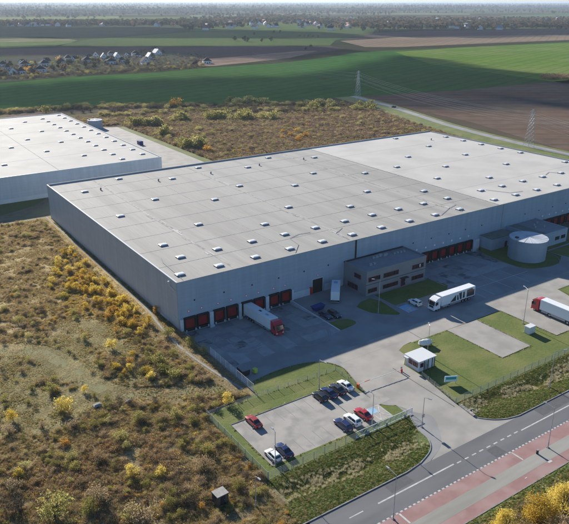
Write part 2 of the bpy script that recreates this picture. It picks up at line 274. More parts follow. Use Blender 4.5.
field('green_field', [(-300, 114), (80, 108), (250, 103), (366, 96), (475, 89), (569, 80), (640, 72), (640, 36), (569, 42), (470, 47), (400, 50), (360, 52), (330, 57), (280, 63), (205, 68), (150, 73), (90, 76), (40, 80), (0, 83), (-300, 90)], .03, (.05, .125, .034), (.062, .14, .04), .012, -20, c3=(.055, .11, .035))
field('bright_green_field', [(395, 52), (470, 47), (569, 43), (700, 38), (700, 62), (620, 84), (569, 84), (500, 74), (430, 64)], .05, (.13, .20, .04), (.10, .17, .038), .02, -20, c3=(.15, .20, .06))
field('ploughed_field', [(366, 97), (475, 89), (569, 80), (700, 68), (700, 200), (569, 152), (470, 122), (420, 111), (385, 103)], .05, (.17, .13, .10), (.13, .10, .08), .03, 35, c3=(.145, .10, .075))
field('stubble_field', [(340, 41), (400, 37), (470, 36), (569, 34.5), (700, 32), (700, 36), (569, 40), (470, 44), (400, 47), (365, 47)], .08, (.24, .185, .13), (.20, .15, .11), .01, -33)
field('dark_field', [(375, 33), (420, 31), (569, 29), (700, 27), (700, 32), (569, 34.4), (470, 35.9), (400, 36.8), (340, 40)], .08, (.11, .085, .08), (.09, .07, .065), .01, -33)
field('bare_field', [(-300, 58), (0, 49), (130, 47), (250, 46), (330, 46), (345, 49), (300, 56), (200, 60), (0, 56), (-300, 68)], .08, (.10, .08, .072), (.085, .066, .06), .012, -33)
field('village_plots', [(-60, 66), (0, 58), (60, 55), (130, 51), (190, 52), (200, 60), (195, 66), (150, 71), (90, 74.5), (40, 79), (0, 82), (-60, 88)], .1, (.10, .09, .075), (.075, .075, .055), .06, -33, c3=(.075, .09, .05))
field('building_plot_field', [(195, 60), (300, 51), (318, 51), (290, 58), (215, 66), (190, 66)], .1, (.27, .20, .155), (.19, .14, .11), .02, -33)
field('pale_green_field', [(-300, 52), (0, 43), (80, 41), (55, 46), (0, 48.5), (-300, 57)], .12, (.14, .18, .07), (.11, .15, .055), .01, -33)
field('striped_field', [(-300, 46), (0, 37), (55, 37), (80, 40.8), (0, 42.8), (-300, 51.5)], .12, (.24, .22, .13), (.13, .15, .07), .05, 57)
field('meadow', [(80, 40), (190, 32), (330, 29), (375, 30), (372, 34), (336, 40), (330, 45.5), (130, 46.5), (60, 46)], .12, (.07, .11, .045), (.09, .115, .05), .006, -33, c3=(.10, .14, .05))
field('lit_field', [(190, 26), (260, 24.5), (330, 24), (370, 26), (400, 29), (330, 29), (190, 31.5)], .12, (.11, .15, .055), (.09, .125, .05), .006, -33)
field('grey_green_field', [(-300, 36), (0, 28), (180, 25), (188, 31.5), (80, 39.5), (0, 36.8), (-300, 45.5)], .12, (.085, .10, .055), (.075, .085, .05), .006, -33)
field('distant_strip_field', [(-300, 20.5), (0, 17.3), (120, 16.2), (118, 18.4), (60, 19.4), (0, 20), (-300, 24)], .3, (.2, .21, .08), (.17, .19, .08), .002, -33)
field('distant_bright_field', [(470, 27.3), (569, 25.2), (700, 23), (700, 25), (569, 28.4), (480, 29.6)], .3, (.15, .2, .06), (.12, .16, .05), .003, -33)
field('distant_pale_field', [(190, 15.2), (330, 12.6), (470, 13.5), (470, 15), (330, 14.4), (190, 17)], .4, (.17, .19, .11), (.14, .15, .09), .002, -33)
field('distant_green_field', [(500, 15.2), (569, 14.2), (700, 13), (700, 15), (569, 16.4), (505, 17.4)], .4, (.10, .16, .07), (.09, .13, .06), .002, -33)
# wasteland floor left of the warehouse, far road, back apron
def zones(x, y):                         # share of straw, open olive grass and brown thicket on the wasteland
    wob = (fbm(x * .05, y * .05, 51) - .5) * 34; st = sstep((y + wob - 8) / 14); op = (1 - st) * sstep((y + wob * .8 + 27) / 8) * sstep((-9 - x) / 8); op = op * (fbm(x * .09, y * .09, 53) > .33); return st, op, np.clip(1 - st - op, 0, 1)
gx = np.arange(-112, .9, .8); gy = np.arange(-74, 118, .8); XX, YY = np.meshgrid(gx, gy); st_, op_, br_ = zones(XX, YY); nA = fbm(XX * .12, YY * .12, 61)[..., None]; nB = fbm(XX * .5, YY * .5, 64)[..., None]
colr = st_[..., None] * (np.array([.50, .40, .21]) * nA + np.array([.37, .28, .15]) * (1 - nA)) + op_[..., None] * (np.array([.31, .265, .135]) * nA + np.array([.215, .18, .095]) * (1 - nA)) + br_[..., None] * (np.array([.33, .26, .14]) * nA + np.array([.22, .17, .095]) * (1 - nA)); colr *= .65 + .7 * nB
wm_ = bpy.data.materials.new('wasteland_soil'); wm_.use_nodes = True; b = wm_.node_tree.nodes['Principled BSDF']; b.inputs['Roughness'].default_value = 1; b.inputs['Specular IOR Level'].default_value = 0; va = wm_.node_tree.nodes.new('ShaderNodeVertexColor'); va.layer_name = 'soil'; N = wm_.node_tree.nodes.new; L = wm_.node_tree.links.new; gp = N('ShaderNodeNewGeometry'); nz_ = N('ShaderNodeTexNoise'); nz_.inputs['Scale'].default_value = 2.2; nz_.inputs['Detail'].default_value = 7; nz_.inputs['Roughness'].default_value = .7; L(gp.outputs['Position'], nz_.inputs[0]); mr = N('ShaderNodeMapRange'); mr.inputs[1].default_value = .32; mr.inputs[2].default_value = .68; mr.inputs[3].default_value = .45; mr.inputs[4].default_value = 1.45; L(nz_.outputs[0], mr.inputs[0])
mq = N('ShaderNodeMix'); mq.data_type = 'RGBA'; mq.blend_type = 'MULTIPLY'; mq.inputs[0].default_value = 1; L(va.outputs[0], mq.inputs[6]); L(mr.outputs[0], mq.inputs[7]); L(mq.outputs[2], b.inputs['Base Color']); bq = N('ShaderNodeBump'); bq.inputs['Distance'].default_value = .12; L(nz_.outputs[0], bq.inputs['Height']); L(bq.outputs[0], b.inputs['Normal'])
nn = len(gx); Vw = [(x, y, z) for x, y, z in zip(XX.ravel(), YY.ravel(), (.006 + .25 * np.clip(fbm(XX * .35, YY * .35, 66) - .45, 0, 1) * sstep((-1.5 - XX) / 2)).ravel())]
def in_lot(x, y): return (x > -12.4 and y < -36.6)
Fw = [(j * nn + i, j * nn + i + 1, (j + 1) * nn + i + 1, (j + 1) * nn + i) for j in range(len(gy) - 1) for i in range(nn - 1) if not in_lot(gx[i + 1], gy[j])]
wl_ = struct(MB().add(Vw, Fw).build('wasteland_floor', wm_)); ca = wl_.data.color_attributes.new('soil', 'FLOAT_COLOR', 'POINT'); ca.data.foreach_set('color', np.concatenate([colr.reshape(-1, 3), np.ones((colr[..., 0].size, 1))], 1).astype(np.float32).ravel())
sheet('wasteland', [(-150, -130), (-12.2, -130), (-12.2, -37.5), (.8, -36), (.8, 0), (.4, .2), (.4, 117), (60, 117), (60, 147), (-150, 147)], .0, MT['soil'])
sheet('back_lawn', GP([(34, 206), (0, 216), (-60, 232), (-60, 210), (60, 190)]), .02, MT['verge'])
sheet('back_apron', [(62, 118), (96, 118), (96, 296), (86, 300), (62, 300)], .03, MT['concrete'])
sheet('back_grass_strip', [(96.3, 150), (101, 150), (100, 296), (96.3, 296)], .03, MT['lawn'])
rd = smooth_poly([(330, 330), (318, 272), (301, 215), (288, 170), (278, 110), (272, 20), (270, -60)], 6)
sheet('country_road', [(x - 3.2, y) for x, y in rd] + [(x + 3.2, y) for x, y in rd[::-1]], .1, MT['lane'])
sheet('road_verge', [(x - 20, y) for x, y in rd] + [(x + 7, y) for x, y in rd[::-1]], .08, MT['lawn'])

# site: lawns, lanes, lot
sheet('lot_lawn', [(-12, -37), (1.2, -35), (1.2, -31.2)] + smooth_poly([(3, -31.6), (9.6, -30.8), (16, -31.2), (21, -33.2), (23.5, -38), (22.3, -44), (21.3, -49)]) + [(19.6, -54.6), (23.2, -56.6), (24.6, -60.6), (24, -61.2), (-12, -61.8)], .0, MT['lawn'])
lot = sheet('parking_lot', [(-9.3, -43.3), (19.7, -43.3), (19.7, -48.6), (21.0, -49.1), (24.5, -49.3), (24.3, -54.2), (20.4, -54.5), (20.2, -59.2), (13.8, -59.0), (-9.3, -58.6)], .004, MT['pave'])
sheet('yard_lane', [(1.0, -16), (34.6, -16), (34.6, .0), (54.4, 0), (54.4, -10), (78.3, -10), (78.3, -10), (79.5, -18), (115, -18), (116, -24.5), (124, -26), (131, -22), (131, -16), (147, -15.5), (147, -18), (260, -18), (260, -36.5), (34, -36.5), (24, -36.5)] + smooth_poly([(23.5, -38), (21, -33.2), (16, -31.2), (9.6, -30.8), (3, -31.6)]) + [(1.0, -31.4)], -.004, MT['lane'])
sheet('driveway', [(34, -36.5), (46, -36.5), (46, -37.9), (43, -38.2), (40.3, -39.4), (40, -42.2), (36.5, -45.2), (36.4, -51.2), (34.3, -63.2), (33.9, -68.8)] + smooth_poly([(34.2, -69.6), (36.2, -71.6), (39, -73.2), (42, -73.9)], 4) + [(16.2, -73.9)] + smooth_poly([(20.6, -72), (23.2, -69.6), (26.1, -65.5), (26.6, -63.2), (24.8, -60.8), (23.3, -57), (20.8, -54.3), (21.4, -49), (22.4, -44), (23.6, -38)], 4) + [(24, -36.5)], .0, MT['concrete'])
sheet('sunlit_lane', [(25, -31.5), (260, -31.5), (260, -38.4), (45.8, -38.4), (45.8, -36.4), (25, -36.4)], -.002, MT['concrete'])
sheet('driveway_tarmac_edge', smooth_poly([(23.3, -57), (24.8, -60.8), (26.6, -63.2), (26.1, -65.5), (23.2, -69.6), (20.6, -72), (16.2, -73.8)], 4) + [(16, -73.93), (9, -73.93), (9, -73.75)] + smooth_poly([(14.2, -73.2), (18.1, -71.6), (20.3, -69.2), (20.9, -66), (22.3, -62.5), (22.9, -61)], 4), .008, MT['lane'])
sheet('gatehouse_lawn', smooth_poly([(43, -38.2), (40.3, -39.2), (39.9, -40.6), (40, -42.2)], 4) + [(42.2, -44.6), (42.2, -49.8), (36.9, -50.6), (34.5, -63.3), (57, -63.3), (150, -63.8), (150, -39.2), (105.5, -39.2), (104, -56.3), (79.4, -56.3), (79.2, -38.6), (69.3, -38.6), (58.4, -38.4), (46, -38.2)], -.001, MT['lawn'])
sheet('paved_slab', [(58.2, -38.5), (69.2, -38.7), (69.2, -55.9), (58.6, -56)], .004, MT['concrete'])
sheet('truck_apron', [(79.2, -38.2), (105.3, -38.2), (105.3, -39.1), (100, -56.2), (79.5, -56.2)], .003, MT['concrete'])
sheet('truck_stand', [(84.5, -56.2), (100, -56.2), (100, -63.6), (84.5, -63.6)], .003, MT['concrete'])
sheet('annex_lawn', smooth_poly([(47.7, -14.3), (48.2, -18), (49.8, -21.2), (53.6, -24.4), (55.0, -24.2)], 4) + [(56, -15.2), (54.6, -12), (51, -12.4)], .006, MT['lawn'])
sheet('annex_side_lawn', [(57.2, -11.2), (78.8, -11.2), (80.5, -18), (78, -20), (66, -20), (57.4, -19.6)], .006, MT['lawn'])
sheet('trailer_side_lawn', smooth_poly([(35.2, -17.8), (40, -18.4), (41.5, -20.4), (40.6, -22.4), (35.2, -23.1)], 4), .006, MT['lawn'])
sheet('tank_lawn', [(115.2, .0)] + smooth_poly([(110.8, -5), (110, -14), (111, -22.4), (117, -25.4), (124.5, -25.6), (129, -21.5), (129.6, -16)], 4) + [(146, -15.5), (146, 0)], .006, MT['lawn'])
sheet('east_lawn', [(131, -16.6), (175, -16.6), (175, -28), (140, -28), (132, -24)], .006, MT['lawn'])
# public road and pavement
sheet('road', [(-400, -80.7), (400, -80.7), (400, -73.9), (-400, -73.9)], .0, MT['asphalt'])
sheet('red_cycle_path', [(-400, -83.5), (400, -83.5), (400, -80.7), (-400, -80.7)], .03, MT['redpave'])
sheet('grey_pavement', [(-400, -86.2), (400, -86.2), (400, -83.5), (-400, -83.5)], .035, MT['greypave'])
sheet('red_footpath', [(-400, -88.4), (400, -88.4), (400, -86.2), (-400, -86.2)], .03, MT['redpave'])
sheet('roadside_grass', [(-400, -160), (400, -160), (400, -88.6), (-400, -88.6)], .0, MT['verge'])
def strip(name, pts, wd, z0, z1, mat):   # a kerb along a polyline
    m = MB(); P = [np.array(p, float) for p in pts]; Lf = []; Rt = []
    for i, p in enumerate(P):
        d = P[min(i + 1, len(P) - 1)] - P[max(i - 1, 0)]; d /= np.linalg.norm(d); n_ = np.array([-d[1], d[0]]) * wd / 2; Lf.append(p + n_); Rt.append(p - n_)
    m.loft([[(*a, z0), (*a, z1), (*b_, z1), (*b_, z0)] for a, b_ in zip(Lf, Rt)]); return struct(m.build(name, mat))
strip('kerb', [(-400, -88.5), (400, -88.5)], .2, -.1, .06, MT['kerb'])
strip('kerb', [(-400, -73.8), (10, -73.8)] + smooth_poly([(14, -73.3), (18.1, -71.7), (20.3, -69.2), (20.9, -66), (22.3, -62.5), (22.9, -61.2)], 4), .2, -.1, .12, MT['kerb'])
strip('kerb', smooth_poly([(34.0, -68.9), (34.3, -69.7), (36.3, -71.7), (39, -73.1), (42, -73.75)], 4) + [(400, -73.75)], .2, -.1, .12, MT['kerb'])
strip('kerb', [(-9.4, -58.6), (-9.4, -43.2), (19.8, -43.2), (19.9, -48.6)], .14, -.1, .1, MT['kerb'])
strip('kerb', smooth_poly([(3, -31.5), (9.6, -30.7), (16, -31.1), (21, -33.1), (23.6, -38), (22.4, -44), (21.3, -49)], 4), .15, -.1, .1, MT['kerb'])
strip('kerb', [(33.2, -45), (33.2, -50.9), (33.2, -63.8)], .15, -.1, .1, MT['kerb'])
strip('kerb', [(58.1, -38.4), (58.5, -56.1), (69.3, -56), (69.3, -38.7)], .14, -.1, .08, MT['kerb'])
strip('kerb', [(79.3, -38.5), (79.5, -56.3), (84.5, -56.3)], .14, -.1, .08, MT['kerb'])
strip('kerb', smooth_poly([(110.8, -5), (110, -14), (111, -22.4), (117, -25.4), (124.5, -25.6), (129, -21.5), (129.6, -16)], 4), .15, -.9, .1, MT['kerb'])
strip('retaining_kerb', [(34.75, -.3), (34.75, -23)], .3, -1.6, .18, MT['pier'])
strip('retaining_kerb', [(.85, -.1), (.85, -35.5)], .3, -1.6, .12, MT['kerb'])
strip('retaining_kerb', [(79.3, -10.7), (79.3, -18)], .3, -1.6, .12, MT['kerb'])
# waste path beside the left wall
pth = smooth_poly([(-1.2, 118), (-1.3, 80), (-1.4, 40), (-1.6, 20), (-2.8, 8), (-3.6, -3), (-3.5, -12), (-2.3, -23), (-.6, -33)], 6)
strip('wall_path', pth, .55, -.05, .06, MT['kerb'])
trk = smooth_poly([(-60, 26), (-44, 17), (-35, 11), (-30.6, 1.4), (-28, -12), (-24, -19.6), (-18.5, -23.5), (-10.8, -27), (-3, -31)], 5)
strip('dirt_track', trk, 3.0, -.05, .012, M('track_soil', (.22, .20, .095), (.17, .16, .07), .5, .95, bump=.05, bscale=3, fine=.25))
# markings
def marks(name, rects, z, mat='white'):
    m = MB()
    for x0, x1, y0, y1 in rects: m.add([(x0, y0, z), (x1, y0, z), (x1, y1, z), (x0, y1, z)], [(0, 1, 2, 3)])
    return struct(m.build(name, MT[mat]))
marks('centre_line_marking', [(.3, 18.9, -77.12, -76.82), (38, 120, -77.42, -77.15), (-60, -44, -77, -76.7)] + [(19.6 + 2.05 * k, 20.7 + 2.05 * k, -77.25, -76.98) for k in range(9)] + [(-6 - 6 * k, -3 - 6 * k, -77, -76.8) for k in range(6)], .004)
marks('edge_line_marking', [(-60 + k * 1.0, -59.45 + k * 1.0, -80.72, -80.42) for k in range(180)], .034)
marks('cycle_path_marking', [(1.4, 1.75, -83.4, -80.8), (30.4, 30.75, -83.4, -80.8), (26.5, 27.1, -87.0, -86.85), (33.8, 34.9, -86.75, -86.3), (-28, -27.7, -83.4, -80.8)], .04)
marks('parking_bay_marking', [(x - .05, x + .05, -48.1, -43.6) for x in np.arange(-6.9, 19.5, 2.48)] + [(x - .05, x + .05, -58.4, -54.0) for x in np.arange(-6.6, 16.5, 2.42)], .009, 'sky_curb')
hc = [(17.0, 17.15, -59, -54.5), (20.0, 20.15, -59, -54.5), (17, 20.15, -54.5, -54.35), (17, 20.15, -59.1, -58.95)]
marks('disabled_bay_marking', hc, .012)
m = MB()
for a_, b_ in (((17.1, -54.5), (20.1, -59)), ((20.1, -54.5), (17.1, -59))):
    d = np.array(b_) - np.array(a_); n_ = np.array([-d[1], d[0]]) / np.linalg.norm(d) * .09; m.add([(*(np.array(a_) + n_), .011), (*(np.array(b_) + n_), .011), (*(np.array(b_) - n_), .011), (*(np.array(a_) - n_), .011)], [(0, 1, 2, 3)])
struct(m.build('disabled_bay_cross_marking', MT['white']))
marks('blue_bay_marking', [(16.0, 18.7, -56.4, -54.6)], .010, 'hcblue')
m = MB().add([(57.4, -21, .012), (60.6, -21, .012), (60.6, -25.2, .012), (57.4, -25.2, .012)], [(0, 1, 2, 3)]); struct(m.build('annex_bay_marking', MT['hcblue']))
marks('annex_bay_line_marking', [(57.2, 57.4, -25.4, -20.4), (60.7, 60.9, -25.4, -20.4), (64.2, 64.4, -25.4, -20.4)], .014)
struct(MB().add([(58, -24.9, .016), (60.2, -24.9, .016), (59.5, -22.4, .016), (58.5, -22.4, .016)], [(0, 1, 2, 3)]).build('annex_bay_symbol_marking', MT['white']))
marks('yard_bay_marking', [(x - .09, x + .09, -30.5, -18.4) for x in (82.8, 86.9, 95, 103.2)] + [(80, 110, -24.3, -24.1)], .006)
for x0, x1, y0, y1 in ((4, 9.5, -76.4, -74.1), (27, 30, -80.2, -77.6), (46, 57, -76.6, -74.2), (-14, -9, -80.3, -77.4)):
    struct(MB().add([(x0, y0, .003), (x1, y0 + .1, .003), (x1 - .2, y1, .003), (x0 + .1, y1, .003)], [(0, 1, 2, 3)]).build('road_repair', M('repair_asphalt', (.115, .116, .118), (.10, .101, .103), .8, .85, fine=.15)))
for i, (x, y) in enumerate(((8, -80.25), (28.5, -80.25), (50, -80.25))):
    dg = thing('drain_grate', ('drain grate at the kerb nearest the bottom lamp post', 'drain grate at the red kerb opposite the drive mouth', 'drain grate at the red kerb near the right edge')[i], 'drain', (x, y, 0)); MB().box(-.3, .3, -.2, .2, -.05, .008).build('frame', MT['dark'], dg)
    for k in range(4): MB().box(-.26, .26, -.15 + k * .08, -.11 + k * .08, .009, .016).build('bar', MT['steel'], dg)
# dock yards of cast slabs, each its own piece
def dock_yard(x0, x1, depth, sx, sy, seed):
    rr = random.Random(seed); e = thing('dock_yard', '', ''); del e['label'], e['category']; struct(e)
    y = 0.0
    while y > -depth + .1:
        y1 = max(y - sy, -depth); x = x0
        while x < x1 - .1:
            xe = min(x + sx, x1); g = .025; nn = 3; m = MB(); jz = rr.uniform(-.006, .006)
            for k in range(nn):
                a_, b_ = y1 + g + (y - y1 - 2 * g) * k / nn, y1 + g + (y - y1 - 2 * g) * (k + 1) / nn
                za, zb = hy(x + .1, a_) + jz, hy(x + .1, b_) + jz
                m.add([(x + g, a_, za), (xe - g, a_, za), (xe - g, b_, zb), (x + g, b_, zb), (x + g, a_, za - .2), (xe - g, a_, za - .2), (xe - g, b_, zb - .2), (x + g, b_, zb - .2)], [(0, 1, 2, 3), (0, 1, 5, 4), (2, 3, 7, 6), (1, 2, 6, 5), (3, 0, 4, 7)])
            m.build('slab', MT[rr.choices(['slabA', 'slabB', 'slabC'], (6, 3, 2))[0]], e); x = xe
        y = y1
    m = MB(); st = [-depth * k / 12 for k in range(13)]
    m.add([(xx, yy, hy(x0 + .1, yy) - .05) for yy in st for xx in (x0, x1)], [(2 * k, 2 * k + 1, 2 * k + 3, 2 * k + 2) for k in range(12)]); m.build('joint_filler', MT['sky_curb'], e)
dock_yard(1.0, 34.6, 23.5, 3.36, 3.36, 1); dock_yard(79.5, 115.0, 18, 4.07, 4.5, 2); dock_yard(147, 171, 18, 4.0, 6, 3)
for k, (cx_, cy_, r_, a0, a1) in enumerate(((11, -13, 5.2, .2, 3.9), (11, -13, 5.7, .1, 3.6), (11.5, -12.5, 7.0, .3, 3.4), (11.5, -12.5, 7.5, .5, 3.2), (12, -12, 3.6, .0, 4.2), (26, -19, 6.5, 2.0, 4.6), (26, -19, 7.0, 2.2, 4.8))):
    m = MB(); n = 40; V = []
    for i in range(n):
        a = math.pi / 2 + a0 + (a1 - a0) * i / (n - 1)
        for q in (r_ - .14, r_ + .14): x, y = cx_ + q * math.cos(a), min(cy_ + q * math.sin(a), -.5); V.append((x, y, hy(min(max(x, 1.1), 34.5), y) + .022 + .001 * k))
    struct(m.add(V, [(2 * i, 2 * i + 1, 2 * i + 3, 2 * i + 2) for i in range(n - 1)]).build('tyre_mark', MT['slabB']))
# verge with ditch
def relief(name, x0, x1, y0, y1, mat, left):
    ya, xa = ((-73.9, -73.3, -71.7, -69.2, -66, -62.5, -61.4), (10, 14, 18.1, 20.3, 20.9, 22.3, 22.9)) if left else ((-73.75, -73.1, -71.7, -69.7, -68.9, -63.2), (42, 39, 36.3, 34.3, 34.0, 34.6))
    Y = np.arange(y0, y1 + .3, .6); n = 90; V = []
    for y in Y:
        e = float(np.interp(y, ya, xa)); X = np.linspace(x0, e, n) if left else np.linspace(e, x1, n)
        V += [(x, y, (hv(x, y) + .02) * float(sstep(abs(x - e) / 4)) - .005) for x in X]
    return struct(MB().add(V, [(j * n + i, j * n + i + 1, (j + 1) * n + i + 1, (j + 1) * n + i) for j in range(len(Y) - 1) for i in range(n - 1)]).build(name, mat))
relief('roadside_verge', -60, 0, -73.9, -61.4, MT['verge'], True); relief('roadside_verge', 0, 130, -73.7, -63.2, MT['verge'], False)

# ------------------------------------------------------------------ warehouse
HW = 13.56; LX, LY = 207.5, 116.0
wh = thing('warehouse', 'huge grey flat-roofed warehouse with red dock doors along its shaded front', 'warehouse')
T = .3
MB().box(0, LX, 0, T, -1.3, HW).build('wall', MT['wall'], wh)['label'] = 'blue-grey front wall with the dock doors'
MB().box(-.003, T, T, LY - T, -.3, HW - .002).build('wall', MT['wallL'], wh)
MB().box(0, LX, LY - T, LY, -.3, HW).build('wall', MT['wall'], wh)
MB().box(LX - T, LX, T, LY - T, -.3, HW - .002).build('wall', MT['wall'], wh)
cp = .22
for b_ in ((-.08, LX + .08, -.08, T + .05), (-.08, LX + .08, LY - T - .05, LY + .08), (-.08, T + .05, T + .053, LY - T - .053), (LX - T - .05, LX + .08, T + .053, LY - T - .053)):
    MB().box(*b_, HW + .002, HW + .09).build('coping', MT['coping'] if b_[0] < 0 and b_[2] > 0 and b_[1] < 1 else MT['roofG'], wh)
ZR = HW - .45; XS = 125.0
r1 = MB().box(T, XS, T, LY - T, ZR - .3, ZR).build('roof', MT['roofG'], wh); r1['label'] = 'weathered grey roof membrane'
r2 = MB().box(XS + .003, LX - T, T, LY - T, ZR - .3, ZR + .05).build('roof', MT['roofP'], wh); r2['label'] = 'pale newer roof membrane'
def dome_mesh(sx, sy):
    m = MB().box(-sx - .12, sx + .12, -sy - .12, sy + .12, 0, .30, .04).slot(1); rings = []
    for k, (q, z) in enumerate(((1.06, .30), (1.04, .38), (.86, .47), (.5, .53), (.15, .55))): rings.append([(-sx * q, -sy * q, z), (sx * q, -sy * q, z), (sx * q, sy * q, z), (-sx * q, sy * q, z)])
    m.loft(rings); return m.mesh('skylight', [MT['sky_curb'], MT['sky_dome']])
DM = dome_mesh(1.12, .75)
SK = [(27.1, 110.4), (9.3, 99), (9.3, 62.6), (27, 74.8), (45, 98.7), (9.3, 28.7), (3.5, 5.4), (15, 5.2), (9.2, 16.9), (20.8, 16.8), (26.8, 40.2), (62.4, 109.9), (80.5, 98.7), (61.8, 74), (44.8, 62.6), (26.6, 5.3), (32.6, 16.9), (44.5, 28.6), (98, 109.6),
      (38.4, 5.4), (44.3, 16.8), (61.6, 40), (80.1, 62.7), (97.7, 74.6), (115.8, 98.3), (50, 5.2), (55.9, 16.7), (67.8, 16.8), (61.4, 5.1), (79.9, 28.7), (97.6, 40.3), (115.7, 62.7), (79.8, 17), (73.5, 5.3), (91.7, 17), (85.6, 5.3), (109.2, 5.1), (115.8, 17), (97.5, 5.3), (103.7, 17), (115.8, 28.8)]
SP = [(177.9, 111), (202.9, 99.4), (203, 87.5), (178, 87.4), (152.5, 75.4), (134.3, 63.4), (178.1, 64), (152.6, 52.4), (134.3, 39.8), (203.2, 76), (203.2, 64), (203.3, 52.5), (178.3, 40.8), (152.8, 28.8), (146.3, 17.2), (134.4, 17.4), (159.4, 17.6), (140.4, 6.2), (152.9, 6.3), (172, 17.6), (184, 17.4), (203.4, 28.8), (165.6, 6.4), (128.5, 6.3)]
for x, y in SK: put('skylight', DM, r1, (x, y, ZR))
for x, y in SP: put('skylight', DM, r2, (x, y, ZR + .05))
VM = MB().tube((0, 0, 0), (0, 0, .7), .28).tube((0, 0, .7), (0, 0, .95), .45, .1).mesh('vent_cowl', MT['sky_curb'])
for x, y in ((62.1, 97.8), (39, 98.6), (86.6, 99), (109.6, 98), (15.3, 98.4)): put('vent_cowl', VM, r1, (x, y, ZR))
put('vent_cowl', VM, r2, (190.7, 98, ZR + .05))
for x in (17.8, 58.8, 107.5): MB().box(x - .35, x + .35, T + .1, LY - T - .1, ZR, ZR + .035).build('gutter', MT['gutter'], r1)
for k in range(1, 9):
    y = 12.9 * k; MB().box(T + .1, XS - .1, y - .07, y + .07, ZR, ZR + .03).build('seam', MT['seam'], r1)
for x in (38, 82): MB().box(x - .07, x + .07, T + .1, LY - T - .1, ZR, ZR + .022).build('seam', MT['seam'], r1)
MB().box(XS + .05, XS + .55, T + .1, LY - T - .1, ZR + .05, ZR + .09).build('seam', MT['seam'], r2)
for y in (23.6, 58, 93): MB().box(XS + 1, LX - T - .5, y - .08, y + .08, ZR + .05, ZR + .065).build('seam', MT['roof2'], r2)
def conduit(par, pts, z):
    m = MB()
    for a_, b_ in zip(pts, pts[1:]): m.tube((*a_, z + .12), (*b_, z + .12), .06, n=5)
    m.build('lightning_conductor', MT['steel'], par)
conduit(r1, [(2.6, 1.5), (3, 8), (3.4, 16), (4.6, 20)], ZR); conduit(r1, [(38, 2), (42.6, 7), (43.6, 13), (47.8, 14.6), (52, 14)], ZR); conduit(r1, [(57.8, 2), (58.2, 9), (63, 12)], ZR); conduit(r1, [(99, 4), (107, 8), (113, 10), (108, 3)], ZR)
conduit(r2, [(136.8, 17), (141, 9), (147, 8)], ZR + .05); conduit(r2, [(184, 17), (181, 21), (176, 19)], ZR + .05)
# roof ladders of pale patch repairs along the gutters
rr = random.Random(4)
for gx in (17.8, 58.8, 107.5):
    for k in range(14):
        y = rr.uniform(4, 110); x = gx + rr.uniform(-1, 1); l = rr.uniform(1.5, 5)
        MB().box(x - rr.uniform(.1, .35), x + rr.uniform(.1, .35), y, min(y + l, 114), ZR + .002, ZR + .04 + .002 * k).build('roof_patch', MT['roofP' if k % 3 else 'seam'], r1)
# wall fittings
for x in (58.8, 126.3): MB().box(x - .3, x + .3, -.12, -.003, -.2, HW - .1).build('downpipe', MT['dark'] if x < 60 else MT['wallL'], wh)
for x in list(np.arange(4.7, 52, 8.75)) + [82.8, 91, 99.2, 107.3, 115.5, 139, 147, 155.3, 163.5]: MB().box(x - .2, x + .2, -.1, -.003, 7.5, 7.9).build('wall_lamp', MT['dark'], wh)  # small dark square vents high on the front wall, unlit
RG = MB().tube((0, -.03, 0), (0, -.003, 0), .38, n=20).slot(1).tube((0, -.045, 0), (0, -.031, 0), .24, n=20).mesh('dock_sign', [MT['pink'], MT['signw']])
SGN = MB().tube((0, -.03, 0), (0, -.003, 0), .34, n=20).slot(1).tube((0, -.045, 0), (0, -.031, 0), .26, n=20).mesh('dock_sign', [MT['signw'], MT['signw']])
def dock_mesh(wd, ht, zs):
    sh = MB().box(-wd / 2 - .35, -wd / 2, -.7, -.003, zs - .9, zs + ht + .45).box(wd / 2, wd / 2 + .35, -.7, -.003, zs - .9, zs + ht + .45).box(-wd / 2, wd / 2, -.7, -.003, zs + ht - .1, zs + ht + .45).box(-wd / 2, wd / 2, -.45, -.003, zs - .9, zs - .1)
    dr = MB()
    for k in range(5): dr.box(-wd / 2 + .02, wd / 2 - .02, -.1, -.004, zs - .08 + k * ht / 5, zs - .08 + (k + 1) * ht / 5 - .04)
    bp = MB().box(-.16, .16, -.95, -.705, zs - .75, zs - .2)
    return sh.mesh('dock_shelter', MT['black']), dr.mesh('door', MT['red']), bp.mesh('bumper', MT['pier'])
DK = dock_mesh(2.7, 2.75, .25)
def dock(x, sgn=RG):
    s_ = put('dock_shelter', DK[0], wh, (x, 0, 0)); put('door', DK[1], s_)
    for q in (-1.35, 1.35): put('bumper', DK[2], s_, (q, 0, 0))
    put('dock_sign', sgn, wh, (x - .1, 0, 4.95))
for x in (3.0, 6.75, 11.65, 15.6, 20.4, 24.3, 29.3, 33.2): dock(x)
for x0, x1 in ((.25, .95), (8.62, 9.75), (17.55, 18.4), (26.2, 27.3), (35.1, 35.7)):
    MB().box(x0, x1, -.75, -.004, -1.1, 3.3).box(x0 - .12, x1 + .12, -1.0, -.76, -1.1, -.5).build('pier', MT['pier'], wh)
MB().box(35.9, 41.6, -.5, -.004, -.1, 2.1).build('pale_wall_panel', MT['pier'], wh); MB().box(41.7, 42.4, -.6, -.004, -.1, 2.2).build('red_door_post', MT['redpaint'], wh)
MB().box(42.7, 46.4, -.16, -.004, -.05, 4.4).slot(1).box(42.5, 42.7, -.25, -.004, -.05, 4.6).box(46.4, 46.6, -.25, -.004, -.05, 4.6).box(42.7, 46.4, -.25, -.004, 4.4, 4.6).build('roller_door', [MT['black'], MT['pier']], wh)
put('dock_sign', RG, wh, (44.7, 0, 5.4)); MB().box(47, 53.9, -.3, -.004, -.1, 2.0).build('pale_wall_panel', MT['wall2'], wh)
for k, x in enumerate((80.8, 84.8, 88.85, 92.95, 97.0, 101.1, 105.2, 109.35)): dock(x, SGN)
